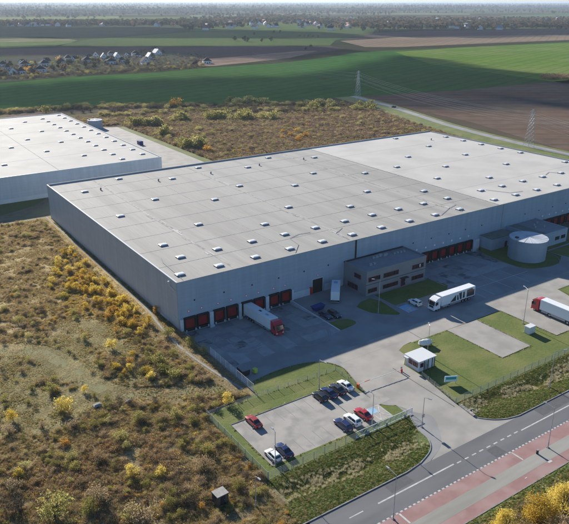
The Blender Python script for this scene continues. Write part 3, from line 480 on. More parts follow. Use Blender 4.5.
for x in (82.8, 86.85, 90.9, 95, 99.05, 103.15, 107.28): MB().box(x - .32, x + .32, -.5, -.004, -.6, 3.35).build('black_infill', MT['black'], wh)
MB().box(111.4, 114.4, -.8, -.004, -1.1, 3.2).build('pier', MT['pier'], wh)
for k in range(6): dock(150 + 4.1 * k, SGN)
for k in range(5): MB().box(152.05 + 4.1 * k - .32, 152.05 + 4.1 * k + .32, -.5, -.004, -.6, 3.35).build('black_infill', MT['black'], wh)
MB().tube((-.25, 4.2, 11.4), (-.25, 4.2, 12.6), .07).tube((-.25, 4.2, 11.5), (-.25, 1.2, 11.1), .08).box(-.6, -.02, 4.0, 4.4, 12.3, 12.7).build('aerial_bracket', MT['white_metal'], wh)
MB().box(-.12, -.006, 6, 12, .2, .7).build('pipe_box', MT['wall2'], wh); MB().box(-.1, -.006, 2.2, 2.9, 3.0, 3.4).build('wall_box', MT['wall2'], wh)
MB().box(-.09, -.006, T, LY - T, -.3, .35).build('plinth', MT['kerb'], wh)
# two-storey office annex
an = thing('office_annex', 'brown-grey two-storey office block with red-framed windows against the warehouse front', 'office building', (54.4, 0, 0))
AW, AD, AH = 23.8, 10.5, 7.4
MB().box(0, AW, -AD, -.005, -.2, AH - .15).build('wall', MT['annex'], an)
for b_ in ((-.06, AW + .06, -AD - .06, -AD + .3), (-.06, AW + .06, -.36, -.004), (-.06, .3, -AD + .303, -.363), (AW - .3, AW + .06, -AD + .303, -.363)): MB().box(*b_, AH - .148, AH + .3).build('parapet', MT['dark'] if b_[2] > -1 else MT['annex'], an)
ar = MB().box(.3, AW - .3, -AD + .3, -.36, AH - .148, AH - .05).build('roof', MT['annexroof'], an)
for x, y, s_ in ((4.7, -6.6, .55), (6.2, -6.5, .5), (9.4, -2.5, .5), (10.6, -2.6, .6), (12.2, -2.4, .7), (13.6, -2.8, .6), (14.6, -2.4, .5), (17.4, -3.1, .4), (18.6, -3.2, .4), (19.8, -3.4, .45), (21, -3.5, .4)):
    MB().box(x - s_, x + s_, y - .4, y + .4, AH - .049, AH + s_ * 1.1, .06).build('roof_unit', MT['steel'], ar)
def window(par, x0, x1, z0, z1, npane, face='y', off=-AD, frame='redframe'):
    e = bpy.data.objects.new('window', None); col.objects.link(e); e.parent = par; fr = MB(); w_ = .07
    def bx(m, a, b_, c, d_, p0, p1):
        if face == 'y': m.box(a, b_, off - p1, off - p0, c, d_)
        else: m.box(off - p1, off - p0, a, b_, c, d_)
    bx(fr, x0, x1, z0, z0 + w_, .004, .09); bx(fr, x0, x1, z1 - w_, z1, .004, .09)
    for k in range(npane + 1):
        x = x0 + (x1 - x0) * k / npane; bx(fr, max(x0, x - w_ / 2), min(x1, x + w_ / 2) if k else x0 + w_, z0 + w_ + .001, z1 - w_ - .001, .004, .085)
    fr.build('frame', MT[frame], e)
    for k in range(npane):
        p = MB(); bx(p, x0 + (x1 - x0) * k / npane + w_ * .6, x0 + (x1 - x0) * (k + 1) / npane - w_ * .6, z0 + w_, z1 - w_, .006, .03); p.build('pane', MT['glass'], e)
    return e
for x0, x1, n_ in ((.7, 5.2, 4), (6.5, 12.5, 5), (18.0, 22.8, 4)): window(an, x0, x1, 4.3, 5.75, n_)
for x0, x1, n_ in ((.7, 4.2, 3), (6.5, 12.5, 5), (18.1, 23.0, 4)): window(an, x0, x1, .75, 2.1, n_)
window(an, -8.0, -5.0, 4.4, 5.8, 2, 'x', 0); window(an, -6.8, -2.2, .5, 2.2, 3, 'x', 0)
d_ = MB().box(13.7, 15.5, -AD - .08, -AD - .004, -.1, 2.5).build('door', MT['redframe'], an); MB().box(13.9, 15.3, -AD - .11, -AD - .082, .2, 2.3).build('pane', MT['glass'], d_); MB().box(15.2, 15.35, -AD - .2, -AD - .112, 1.0, 1.3).build('handle', MT['steel'], d_)
MB().box(13.2, 16, -AD - 1.1, -AD - .004, 2.65, 2.85).build('door_canopy', MT['dark'], an)
MB().box(21.1, 21.5, -AD - .06, -AD - .004, 4.6, 5.5).build('blind', MT['signw'], an)
MB().box(-.012, AW + .012, -AD - .03, -AD - .003, 3.4, 3.55).build('floor_band', MT['dark'], an)
# pump house, low annex, water tank
ph = thing('pump_house', 'low grey pump house tucked between dock piers and round water tank', 'outbuilding', (115.2, 0, 0))
MB().box(0, 11.5, -5.4, -.005, -.3, 4.0).build('wall', MT['wall'], ph); MB().box(-.12, 11.62, -5.52, -.006, 4.003, 4.2).build('roof', MT['shaderoof'], ph); MB().box(7, 8.2, -5.46, -5.403, -.2, 2.1).build('door', MT['dark'], ph)  # roof colour carries the greenish cast of shade
la = thing('low_annex', 'single-storey flat-roofed annex with shade-tinted roof behind the water tank', 'outbuilding', (129.0, 0, 0))
MB().box(0, 16.4, -13.8, -.005, -.2, 4.7).build('wall', MT['wall'], la); lr = MB().box(.25, 16.15, -13.55, -.25, 4.703, 4.85).build('roof', MT['annexroof'], la); MB().box(.3, 5.5, -13.4, -.3, 4.852, 4.87).build('shade_green_patch', MT['shaderoof'], lr)  # strip of roof coloured greenish to look shaded
for b_ in ((-.06, 16.46, -13.86, -13.55), (-.06, .247, -13.548, -.006), (16.153, 16.46, -13.548, -.006)): MB().box(*b_, 4.703, 5.05).build('parapet', MT['wall'], la)
for x, y in ((7, -7), (9, -5), (10.5, -8.2), (12, -4)): MB().box(x - .4, x + .4, y - .3, y + .3, 4.852, 5.5, .05).build('roof_unit', MT['steel'], lr)
for x0 in (9.6, 13): MB().box(x0, x0 + 2.4, -13.86, -13.803, 1.6, 2.9).build('window', MT['glass'], la)
def water_tank(name, label, x, y, r_, h_):
    e = thing(name, label, 'water tank', (x, y, 0)); n = 40; ring = lambda q, z: [(q * math.cos(2 * math.pi * i / n), q * math.sin(2 * math.pi * i / n), z) for i in range(n)]
    s_ = MB().loft([ring(r_, -.2), ring(r_, h_)]).build('shell', MT['tank'], e, smooth=False)
    for k in range(1, 6): MB().loft([ring(r_ + .02, h_ * k / 6 - .05), ring(r_ + .05, h_ * k / 6 - .03), ring(r_ + .05, h_ * k / 6 + .03), ring(r_ + .02, h_ * k / 6 + .05)], False).build('hoop', MT['tank'], s_)
    rf = MB().loft([ring(r_ + .15, h_ - .12), ring(r_ + .15, h_ + .06), ring(.4, h_ + .16), ring(.05, h_ + .17)]).build('roof', MT['tankroof'], e)
    for k in range(16):
        a_ = 2 * math.pi * k / 16; MB().tube((math.cos(a_) * .5, math.sin(a_) * .5, h_ + .17), (math.cos(a_) * (r_ + .1), math.sin(a_) * (r_ + .1), h_ + .09), .05, n=4).build('roof_rib', MT['tankroof'], rf)
    MB().box(-r_ * .75, -r_ * .75 + .9, 1.2, 2.1, h_ + .1, h_ + .55).build('hatch', MT['dark'], rf)
    ld = MB()
    for dx in (-.25, .25): ld.tube((-r_ - .2, dx, 0), (-r_ - .2, dx, h_ + .8), .035, n=5)
    for k in range(20): ld.tube((-r_ - .2, -.25, .3 + k * h_ / 20), (-r_ - .2, .25, .3 + k * h_ / 20), .02, n=4)
    ld.build('ladder', MT['steel'], e); return e
water_tank('water_tank', 'round blue-grey steel water tank beside the loading yard, its roof half in sun', 120.5, -15.8, 6.1, 6.9)
water_tank('water_tank', 'small pale round tank behind the far end of the neighbouring warehouse', *at0(95.5, 128), 4.8, 5.5)
MB().box(115.4, 119, -7.0, -6.7, .5, .75).box(115.4, 115.6, -7, -6.7, 0, .5).box(118.8, 119, -7, -6.7, 0, .5)
# neighbouring warehouse
nb = thing('neighbour_warehouse', 'pale flat-roofed warehouse beyond the left end of the large one', 'warehouse', (0, 146.8, 0)); NX0, NX1, ND, NH = -75., 61.8, 158., 11.2
MB().box(NX0, NX1, 0, .3, 1.8, NH).build('wall', MT['wall2'], nb); MB().box(NX0, NX1, -.03, .27, -.2, 1.797).build('plinth', MT['plinth'], nb)
MB().box(NX1 - .3, NX1 - .003, .303, ND - .3, -.2, NH - .002).build('wall', MT['wall2'], nb); MB().box(NX0, NX1, ND - .3, ND, -.2, NH).build('wall', MT['wall2'], nb); MB().box(NX0 + .003, NX0 + .3, .303, ND - .303, -.2, NH - .002).build('wall', MT['wall2'], nb)
for b_ in ((NX0 - .05, NX1 + .05, -.06, .34), (NX0 - .05, NX1 + .05, ND - .34, ND + .05), (NX1 - .34, NX1 + .05, .343, ND - .343), (NX0 - .05, NX0 + .34, .343, ND - .343)): MB().box(*b_, NH + .002, NH + .1).build('coping', MT['coping'], nb)
r3 = MB().box(NX0 + .303, NX1 - .303, .303, ND - .303, NH - .5, NH - .25).build('roof', MT['roof2'], nb)
for k in range(12): put('skylight', DM, r3, (44.9 + .05 * k, 6.6 + k * 12.35, NH - .25)); put('skylight', DM, r3, (57.0 + .08 * k, 11.8 + k * 12.6 - (.3 if k < 2 else 0), NH - .25))
for x, y in ((32.5, 24), (33.1, 62.5), (33.2, 99.4), (33.2, 136.4), (20.4, 43.5), (20.2, 79), (20.9, 117.8), (-3.7, 24.4), (8, 62), (8, 98), (8, 135), (-4, 80), (-4, 120), (-16, 100)): put('skylight', DM, r3, (x, y, NH - .25))
for x in (14, -22): MB().box(x - .2, x + .2, .4, ND - .4, NH - .25, NH - .22).build('seam', MT['seam'], r3)
for y in (30, 65, 100, 130): MB().box(NX0 + .4, NX1 - .4, y - .1, y + .1, NH - .25, NH - .232).build('seam', MT['seam'], r3)
tag(MB().box(84.6, 86.9, 230, 234, 0, 2.2).box(84.8, 86.7, 230.3, 233.7, 2.2, 2.3).box(84.7, 86.8, 229.95, 230, .2, 2.0).build('shipping_container', MT['blue']), 'blue container standing on the apron beside the neighbouring warehouse', 'container')
# gatehouse
gh = thing('gatehouse', 'small grey gatehouse with white flat roof beside the entry drive', 'gatehouse', (36.9, -49.6, 0))
MB().box(0, 5.2, 0, 4.3, -.1, 2.65).build('wall', MT['pier'], gh); MB().box(-.35, 5.45, -.3, 4.6, 2.653, 2.85).build('roof', MT['white_metal'], gh, bevel=.03)
for y0, y1 in ((.35, 1.9), (2.1, 3.3)): window(gh, y0, y1, 1.0, 2.1, 2, 'x', 0)
window(gh, .4, 1.4, 1.0, 2.1, 1, 'y', 0)
for x in (1.7, 3.0, 4.3, 5.05): MB().box(x - .08, x + .08, -.09, -.004, 0, 2.6).build('post', MT['dark'], gh)
d_ = MB().box(1.9, 2.8, -.06, -.004, 0, 2.15).build('door', MT['steel'], gh); MB().box(2.6, 2.7, -.13, -.062, 1, 1.2).build('handle', MT['dark'], d_)
MB().box(-1.0, -.36, 2.9, 4.2, 2.3, 2.6).build('window_canopy', MT['white_metal'], gh)

# ------------------------------------------------------------------ vehicles (local +x is forward)
def wheel_meshes(r_, wd):
    n = 18; ring = lambda q, y: [(q * math.cos(2 * math.pi * i / n), y, q * math.sin(2 * math.pi * i / n)) for i in range(n)]
    t_ = MB().loft([ring(r_ * .62, -wd / 2), ring(r_ * .95, -wd / 2), ring(r_, -wd * .3), ring(r_, wd * .3), ring(r_ * .95, wd / 2), ring(r_ * .62, wd / 2)]).mesh('tyre', MT['tyre'])
    q = MB().loft([ring(r_ * .6, -wd * .52), ring(r_ * .3, -wd * .56), ring(r_ * .3, wd * .56), ring(r_ * .6, wd * .52)]).mesh('rim', MT['rim']); return t_, q
CW = wheel_meshes(.32, .22); TW = wheel_meshes(.5, .32)
def wheel(par, ms, x, y, z): w_ = put('wheel', ms[0], par, (x, y, z)); put('rim', ms[1], w_); return w_
def face_quad(c, u0, u1, v0, v1, off=.012):      # window laid into a cabin face (corners a b c d)
    a, b_, c_, d_ = [Vector(p) for p in c]; n_ = (b_ - a).cross(d_ - a).normalized() * off
    P = lambda u, v: a.lerp(b_, u).lerp(d_.lerp(c_, u), v) + n_
    return [P(u0, v0), P(u1, v0), P(u1, v1), P(u0, v1)]
CARS = {'hatch': (4.1, 1.48, -1.95, 1.0, -1.55, .1, .90), 'sedan': (4.7, 1.43, -1.6, 1.05, -.95, .2, .90), 'suv': (4.5, 1.66, -2.1, 1.05, -1.75, .25, 1.02), 'wagon': (4.7, 1.47, -2.2, 1.05, -1.85, .2, .92)}
def car(kind, paintm, label, x, y, rz, z=0.0, group='cars parked in the staff lot', name='parked_car'):
    Ln, H_, cb0, cb1, cr0, cr1, belt = CARS[kind]; e = thing(name, label, 'car', (x, y, z), rz, group); h = Ln / 2; W_ = .89; P = MT[paintm]
    st = [(-h, .70, .42, belt - .30, belt - .26), (-h + .06, .82, .30, belt - .10, belt - .06), (-h + .4, W_, .22, belt - .02, belt + .03), (-h + 1.2, W_ + .01, .18, belt, belt + .05), (.2, W_ + .01, .18, belt - .01, belt + .04), (h - 1.25, W_, .18, belt - .04, belt + .01), (h - .7, W_ - .02, .2, belt - .12, belt - .06), (h - .2, .80, .24, belt - .24, belt - .18), (h - .02, .66, .34, belt - .36, belt - .32)]
    rings = [[(x_, -w_ * .9, b_), (x_, -w_, b_ + .2), (x_, -w_, s_ - .14), (x_, -w_ * .94, s_), (x_, -w_ * .5, t_), (x_, w_ * .5, t_), (x_, w_ * .94, s_), (x_, w_, s_ - .14), (x_, w_, b_ + .2), (x_, w_ * .9, b_)] for x_, w_, b_, s_, t_ in st]
    body = MB().loft(rings)
    lo = [(cb0, -.81, belt - .03), (cb1, -.79, belt - .03), (cb1, .79, belt - .03), (cb0, .81, belt - .03)]; hi = [(cr0, -.6, H_ - .06), (cr1, -.6, H_ - .05), (cr1, .6, H_ - .05), (cr0, .6, H_ - .06)]
    body.loft([lo, hi]); b = body.build('body', P, e, smooth=False, bevel=.03)
    rf = MB().loft([[(cr0 - .03, -.61, H_ - .065), (cr1 + .03, -.61, H_ - .055), (cr1 + .03, .61, H_ - .055), (cr0 - .03, .61, H_ - .065)], [(cr0 + .12, -.5, H_), (cr1 - .15, -.5, H_ + .01), (cr1 - .15, .5, H_ + .01), (cr0 + .12, .5, H_)]]).build('roof', P, e)
    GL = MT['glass']; q = lambda nm, c, *a: MB().add(face_quad(c, *a), [(0, 1, 2, 3)]).build(nm, GL, e)
    q('windscreen', [lo[1], lo[2], hi[2], hi[1]], .05, .95, .1, .95); q('rear_window', [lo[3], lo[0], hi[0], hi[3]], .08, .92, .2, .92)
    for c in ([lo[0], lo[1], hi[1], hi[0]], [lo[2], lo[3], hi[3], hi[2]]): q('side_window', c, .07, .47, .14, .9); q('side_window', c, .51, .90, .14, .9)
    for s_ in (-1, 1):
        MB().box(h - .2, h - .1, s_ * .62 - .14, s_ * .62 + .14, belt - .34, belt - .2).build('headlight', MT['headlamp'], e, bevel=.02)
        MB().box(-h + .01, -h + .08, s_ * .62 - .13, s_ * .62 + .13, belt - .28, belt - .06).build('taillight', MT['tail'], e)
        MB().box(cb1 - .35, cb1 - .17, s_ * .97 - .09, s_ * .97 + .09, belt, belt + .15).build('mirror', P, e, bevel=.02)
        for xw in (h - .85, -h + .85): MB().tube((xw, s_ * .80, .34), (xw, s_ * (W_ + .015), .34), .385, n=18).build('wheel_arch', MT['black'], e); wheel(e, CW, xw, s_ * (W_ - .07), .32)
    MB().box(h - .06, h + .01, -.5, .5, .3, .42).build('grille', MT['dark'], e); MB().box(-h - .012, -h + .02, -.26, .26, .5, .62).build('number_plate', MT['plate'], e)
    return e
D = -math.pi / 2; U = math.pi / 2
car('sedan', 'p_redb', 'dull red car parked alone at the far left row of the staff lot', -5.3, -45.4, U)
car('hatch', 'p_white', 'white hatchback in the near corner bay of the staff lot', -7.9, -56.6, U)
car('sedan', 'p_navy', 'dark navy saloon right of the white corner hatchback', -5.35, -56.5, U)
car('hatch', 'p_black', 'black hatchback, leftmost of four cars in the back row', 11.4, -45.6, U)
car('sedan', 'p_navy', 'navy saloon, second from left in the back row of four', 13.9, -45.5, U)
car('sedan', 'p_graph', 'dark graphite saloon between the navy and white cars of the back row', 16.35, -45.4, U)
car('sedan', 'p_white', 'white saloon at the right end of the back row by the barrier', 18.75, -45.2, U)
car('wagon', 'p_navy', 'navy estate, leftmost of three cars in the front row', 9.1, -56.4, U)
car('suv', 'p_white', 'white off-roader between the navy estate and the bright red car', 11.7, -56.2, U)
car('sedan', 'p_red', 'bright red car beside the hatched bay in the front row', 14.9, -55.8, U)
car('suv', 'p_white', 'white car parked in the shade before the office annex lawn', 62.6, -22.2, U, group='cars in the shaded yard')
car('sedan', 'p_blue', 'dark car with pale windscreen against the white kerb in the shaded yard', 36.6, -14.6, D, group='cars in the shaded yard')
car('wagon', 'p_graph', 'dark estate right of the other dark car in the shaded yard', 39.0, -15.4, D, group='cars in the shaded yard')
car('hatch', 'p_black', 'tiny dark car driving on the country road behind the warehouse', 313.6, 258, 1.85, z=.1, group='cars on the country road', name='car')

def truck(label, x, y, rz, cab, side='trailer', pitch=0.0, z=0.0, graphics=False):
    e = thing('semi_truck', label, 'truck', (x, y, z), rz, 'articulated lorries at the warehouse'); e.rotation_euler = (0, -pitch, rz); P = MT[cab]
    ch = MB().box(1.2, 8.0, -.45, .45, .75, 1.0).box(3.0, 5.0, -.5, .5, 1.0, 1.1).build('chassis', MT['dark'], e)
    cabm = MB(); prof = [(5.95, .55), (8.2, .55), (8.28, 1.2), (8.2, 1.75), (7.95, 3.0), (7.55, 3.35), (6.9, 3.75), (6.0, 3.85), (5.95, 3.3)]
    c_ = cabm.prism(prof, -1.24, 1.24).build('cab', P, e, bevel=.07)
    MB().add([(8.235, -1.08, 1.78), (8.235, 1.08, 1.78), (8.005, 1.02, 2.9), (8.005, -1.02, 2.9)], [(0, 1, 2, 3)]).build('windscreen', MT['glass'], c_)
    for s_ in (-1, 1):
        MB().add([(6.9, s_ * 1.247, 1.85), (7.95, s_ * 1.247, 1.8), (7.8, s_ * 1.247, 2.75), (6.9, s_ * 1.247, 2.75)], [(0, 1, 2, 3)]).build('side_window', MT['glass'], c_)
        MB().box(7.8, 8.0, s_ * 1.45 - .14, s_ * 1.45 + .14, 1.9, 2.7).build('mirror', MT['dark'], c_, bevel=.03); MB().box(8.2, 8.31, s_ * .95 - .2, s_ * .95 + .2, .72, .98).build('headlight', MT['headlamp'], c_, bevel=.02)
        MB().box(6.0, 6.9, s_ * 1.2 - .06, s_ * 1.2 + .06, .35, .55).build('step', MT['dark'], c_); MB().tube((2.9, s_ * .95, .75), (4.9, s_ * .95, .75), .33, n=14).build('fuel_tank', MT['steel'], e)
        wheel(e, TW, 7.0, s_ * 1.05, .5); wheel(e, TW, 3.3 - .9, s_ * 1.0, .5)
    MB().box(8.2, 8.3, -.8, .8, 1.05, 1.6).build('grille', MT['dark'], c_); MB().box(8.0, 8.36, -1.22, 1.22, .38, .68).build('bumper', P, c_, bevel=.04); MB().prism([(8.02, 2.95), (8.3, 2.88), (8.28, 2.98), (8.0, 3.08)], -1.1, 1.1).build('sun_visor', MT['dark'], c_); MB().box(8.29, 8.31, -.6, .6, 1.68, 1.74).build('badge_strip', MT['steel'], c_)
    tb = MB().box(-8.0, 5.55, -1.275, 1.275, 1.12, 4.0).build('trailer_box', MT[side], e, bevel=.04)
    MB().box(-7.98, 5.53, -1.2, 1.2, 4.002, 4.03).build('trailer_roof', MT['trailer'], tb)
    for s_ in (-1, 1):
        MB().box(-8.0, 5.5, s_ * 1.285 - .02, s_ * 1.285 + .02, 1.06, 1.2).build('side_rail', MT['steel'], tb); MB().box(-2.4, 2.0, s_ * 1.2 - .02, s_ * 1.2 + .02, .5, 1.0).build('side_guard', MT['steel'], tb)
        for k in range(3): wheel(e, TW, -3.2 - 1.31 * k, s_ * 1.05, .5)
        MB().tube((1.9, s_ * .8, .1), (1.9, s_ * .8, 1.1), .07).build('landing_leg', MT['dark'], tb); MB().box(-8.03, -7.99, s_ * 1.05 - .18, s_ * 1.05 + .18, .9, 1.08).build('taillight', MT['tail'], tb)
        MB().box(-8.03, -8.003, s_ * .64 - .6, s_ * .64 + .6, 1.2, 3.95).build('rear_door', MT['trailer_side'], tb)
    MB().box(-8.0, -7.9, -1.2, 1.2, .55, .75).build('underrun_bar', MT['dark'], tb)
    for k in (0, 1): MB().box(-1.5 + k * 3.2, -.3 + k * 3.4, -.35, .2, 4.031, 4.06).build('roof_panel_mark', MT['dark' if k == 0 else 'steel'], tb) if graphics is None else None
    if graphics:
        for s_ in (-1, 1):
            yy = s_ * 1.283
            for poly in ([(-7.7, 1.4), (-4.5, 1.4), (-4.5, 3.6), (-6.6, 3.75), (-7.0, 3.3), (-7.7, 3.2)], [(-3.7, 1.5), (-2.9, 1.5), (-2.9, 3.5), (-3.7, 3.3)], [(-2.5, 1.4), (-1.8, 1.4), (-1.2, 3.4), (-2.4, 3.6)], [(-1.4, 1.4), (-.6, 1.4), (-.5, 2.9), (-.9, 3.1)], [(-.2, 1.4), (2.2, 1.4), (.6, 2.7), (-.1, 3.3)]):
                MB().add([(a_ * (-1 if False else 1), yy, b_) for a_, b_ in poly], [tuple(range(len(poly)))]).build('side_graphic', MT['p_graph'], tb)
    return e
truck('lorry with dark red cab and white trailer backed onto the front dock doors', 20.25, -8.6, D, 'p_truckred', pitch=.062, z=-.55, graphics=None)
truck('all-white lorry with dark graphics on its trailer, standing in the yard lane', 71.5, -27.8, math.pi, 'p_white', graphics=True)
truck('bright red cab lorry with plain white trailer on the sunlit apron at right', 88.3, -50.9, U, 'p_truckred', side='trailer_side')
# box trailer standing askew by the roller door
e = thing('box_trailer', 'white box trailer standing askew between the roller door and office annex', 'trailer', (46.7, -6.0, 0), R(-130))
tb = MB().box(-4.5, 4.4, -1.25, 1.25, 1.05, 3.6).build('box_body', MT['trailer'], e, bevel=.05); MB().box(-4.4, 4.3, -1.15, 1.15, 3.602, 3.63).build('box_roof', MT['trailer'], tb); MB().box(-3.2, -1.7, -.5, .5, 3.631, 3.72).build('roof_hatch', MT['hcblue'], tb)
MB().box(-4.3, 4.2, -.45, .45, .75, 1.04).build('chassis', MT['dark'], e); MB().box(4.3, 4.45, -1.15, 1.15, .45, .65).build('underrun_bar', MT['steel'], e)
for s_ in (-1, 1):
    MB().box(-4.5, 4.4, s_ * 1.265 - .02, s_ * 1.265 + .02, 1.0, 1.14).build('side_rail', MT['steel'], tb); MB().box(4.403, 4.43, s_ * .61 - .58, s_ * .61 + .58, 1.15, 3.5).build('rear_door', MT['trailer_side'], tb); MB().tube((-3.6, s_ * .8, .05), (-3.6, s_ * .8, 1.0), .07).build('landing_leg', MT['dark'], e)
    for xw in (2.9, 1.6): wheel(e, TW, xw, s_ * .98, .5)
# blue skip and bins
e = thing('skip', 'blue steel skip against the white kerb in the shaded yard', 'skip', (37.6, -9.8, 0), .1)
MB().loft([[(-1.3, -.75, .1), (1.3, -.75, .1), (1.3, .75, .1), (-1.3, .75, .1)], [(-2.0, -.9, 1.3), (2.0, -.9, 1.3), (2.0, .9, 1.3), (-2.0, .9, 1.3)]]).build('tub', MT['blue'], e)
for s_ in (-1, 1): MB().box(-2.05, 2.05, s_ * .92 - .06, s_ * .92 + .06, 1.25, 1.38).build('rim', MT['blue'], e)
for x in (-.9, 0, .9): MB().box(x - .06, x + .06, -.99, -.86, .3, 1.25).build('rib', MT['blue'], e)
e = thing('waste_container', 'dark waste container at the corner of the yard by the pale fence', 'waste container', (2.9, -27.6, 0), 0)
MB().box(-.9, .9, -1.3, 1.3, .15, 1.4, -.08).build('tub', MT['dark'], e); MB().box(-.95, .95, -1.35, 1.35, 1.403, 1.5).build('lid', MT['p_graph'], e)
for a_ in (-.7, .7):
    for b_ in (-1, 1): MB().tube((a_ - .05, b_, .08), (a_ + .05, b_, .08), .08).build('castor', MT['tyre'], e)
e = thing('wheelie_bin', 'yellow-green bin on the yard corner beside the dark container', 'bin', (5.3, -28.8, 0), .2)
MB().box(-.4, .4, -.4, .4, .1, 1.1, -.06).build('tub', MT['bin'], e); MB().prism([(-.5, 1.103), (.5, 1.103), (.5, 1.16), (.1, 1.25), (-.5, 1.2)], -.48, .48).build('lid', MT['bin'], e)
for s_ in (-1, 1): MB().tube((-.35, s_ * .42, .12), (-.35, s_ * .34, .12), .12, n=10).build('wheel', MT['tyre'], e)

# ------------------------------------------------------------------ lamps, fences, signs, small things
def lamp(label, x, y, h, ang=None, arm=1.6, z=0.0, sign=False):
    e = thing('street_lamp', label, 'street lamp', (x, y, z), 0, 'lamp posts'); MB().tube((0, 0, -.3), (0, 0, h), .085, .05, n=8).build('pole', MT['steel'], e); MB().box(-.22, .22, -.22, .22, -.1, .15).build('base_plate', MT['kerb'], e); MB().tube((0, 0, .15), (0, 0, 1.4), .125, n=8).build('service_sleeve', MT['steel'], e)
    a = ang or 0; c, s_ = math.cos(a), math.sin(a); MB().tube((0, 0, h - .05), (c * arm, s_ * arm, h + .12), .045, n=6).build('arm', MT['steel'], e)
    hd = MB().box(arm - .1, arm + .65, -.16, .16, h + .06, h + .18, .03).build('lamp_head', MT['steel'], e); hd.rotation_euler = (0, 0, a)
    if sign: MB().box(-.35, .35, -.14, -.115, 2.4, 3.2).build('sign_plate', MT['steel'], e)
    return e
lamp('tall grey lamp post on the small dark lawn before the office annex', 50.0, -20.9, 10.0, 2.4); lamp('grey lamp post by the sunlit apron left of the red-cab lorry', 77.8, -47.3, 10.0, 1.2)
lamp('lamp post behind the back row of four cars', 13.4, -42.6, 7.5, -1.5); lamp('lamp post in the grass behind the bright red car', 14.2, -59.4, 7.4, 1.6, .8)
lamp('lamp post beside the white corner hatchback', -8.9, -58.9, 7.6, 1.5, .8); lamp('lamp post on the verge at the curve of the entry drive', 22.2, -65.4, 7.0, -1.2, .9, sign=True)
lamp('roadside lamp post on the red pavement at the right', 37.6, -83.7, 9.0, 1.57, 1.8); lamp('roadside lamp post on the red pavement near the bottom edge', *G(396.5, 475, 9.0)[:2], 9.0, 1.57, 1.8)
lamp('lamp post rising from the grass bank across from the gatehouse lawn', 56.4, -70.6, 9.2, -.4, 2.2); lamp('slim lamp post in the lawn behind the gatehouse', 44.4, -45.0, 8.0, 1.0, .8); lamp('slim lamp post standing in the rough grass right of the brown kiosk', -17.5, -66.0, 6.5, -1.5, .8)
def fence(label, pts, h=1.7, bay=2.5, mat='steel', dense=.28, wire=.011, name='mesh_fence'):
    e = thing(name, label, 'fence', (*pts[0], 0)); o0 = np.array(pts[0]); pm = MB().box(-.045, .045, -.045, .045, -.4, h + .08).mesh('post', MT[mat]); pan = {}
    for a_, b_ in zip(pts, pts[1:]):
        a_, b_ = np.array(a_, float), np.array(b_, float); L_ = np.linalg.norm(b_ - a_); n = max(1, round(L_ / bay)); d = (b_ - a_) / L_; s_ = L_ / n; ang = math.atan2(d[1], d[0]); key = round(s_, 3)
        if key not in pan:
            m = MB()
            for z in np.linspace(.08, h, 6): m.box(.05, s_ - .05, -wire * 1.3, wire * 1.3, z - wire * 1.3, z + wire * 1.3)
            k = int(s_ / dense)
            for i in range(1, k): x = i * s_ / k; m.box(x - wire, x + wire, wire * 1.4, wire * 3, .03, h + .03)
            pan[key] = m.mesh('panel', MT[mat])
        for i in range(n):
            p = a_ + d * s_ * i - o0; put('post', pm, e, (*p, 0), ang); put('panel', pan[key], e, (*p, 0), ang)
    put('post', pm, e, (*(np.array(pts[-1]) - o0), 0)); return e
fence('low mesh fence round the back and right of the staff lot lawn', [(-12, -37.8), (.5, -37.6), (21.4, -38.3), (20.7, -48.6)], 1.1, dense=.5, wire=.007)
fence('wire fence along the grass bank in front of the staff lot', [(-12, -61.4), (8.4, -61.2)], 1.7); fence('wire fence on the left side of the staff lot grass', [(-12.1, -37.8), (-12.1, -61.4)], 1.7)
fence('pale panel fence between wasteland and yard corner', [(.85, -15.5), (.85, -35.4)], 2.0, mat='white_metal', dense=.3, wire=.014)
fence('long wire fence along the gatehouse lawn above the grass bank', [(34.4, -63.4), (57, -63.5), (150, -63.9)], 1.7)
fence('wire fence from gatehouse corner down to the drive mouth', [(36.4, -51.2), (34.4, -63.2)], 1.1, dense=.5, wire=.007)
# sliding gate
sg = thing('sliding_gate', 'open pale sliding gate with upright bars beside the staff lot', 'gate', (8.6, -61.0, 0))
MB().box(0, 15.2, -.06, .06, .12, .26).box(0, 15.2, -.05, .05, 1.55, 1.65).build('rail', MT['pier'], sg); bm_ = MB().box(-.02, .02, -.02, .02, .26, 1.55).mesh('bar', MT['pier']); pm = MB().box(-.05, .05, -.05, .05, .262, 1.548).mesh('stile', MT['pier'])
for k in range(61): put('bar' if k % 6 else 'stile', bm_ if k % 6 else pm, sg, (.1 + k * .25, 0, 0))
br = MB()
for k in range(10): br.tube((.15 + k * 1.5, .03, .3), (1.5 + k * 1.5, .03, 1.5), .025, n=5)
br.build('brace', MT['pier'], sg)
for x in (3, 8, 13): MB().box(x - .2, x + .2, -.25, -.07, -.1, .9).build('roller_post', MT['steel'], sg)
# boom barrier
bb = thing('boom_barrier', 'closed white boom barrier across the drive with orange and red posts', 'barrier', (20.9, -47.0, 0))
MB().box(-.25, .25, -.3, .3, -.05, 1.1).build('housing', MT['orange'], bb, bevel=.03); MB().box(12.3, 12.6, -.9, -.6, -.05, 1.1).build('catch_post', MT['redpaint'], bb, bevel=.03)
MB().box(12.9, 13.2, -.15, .15, -.05, 1.2).build('card_reader', MT['steel'], bb, bevel=.03)
for k in range(8): MB().box(.26 + k * 1.52, .26 + (k + 1) * 1.52 - .01, -.06 - .09 * k, .02 - .09 * k, 1.0, 1.1).build('boom_section', MT['white_metal' if k % 2 == 0 or k > 2 else 'redpaint'], bb)
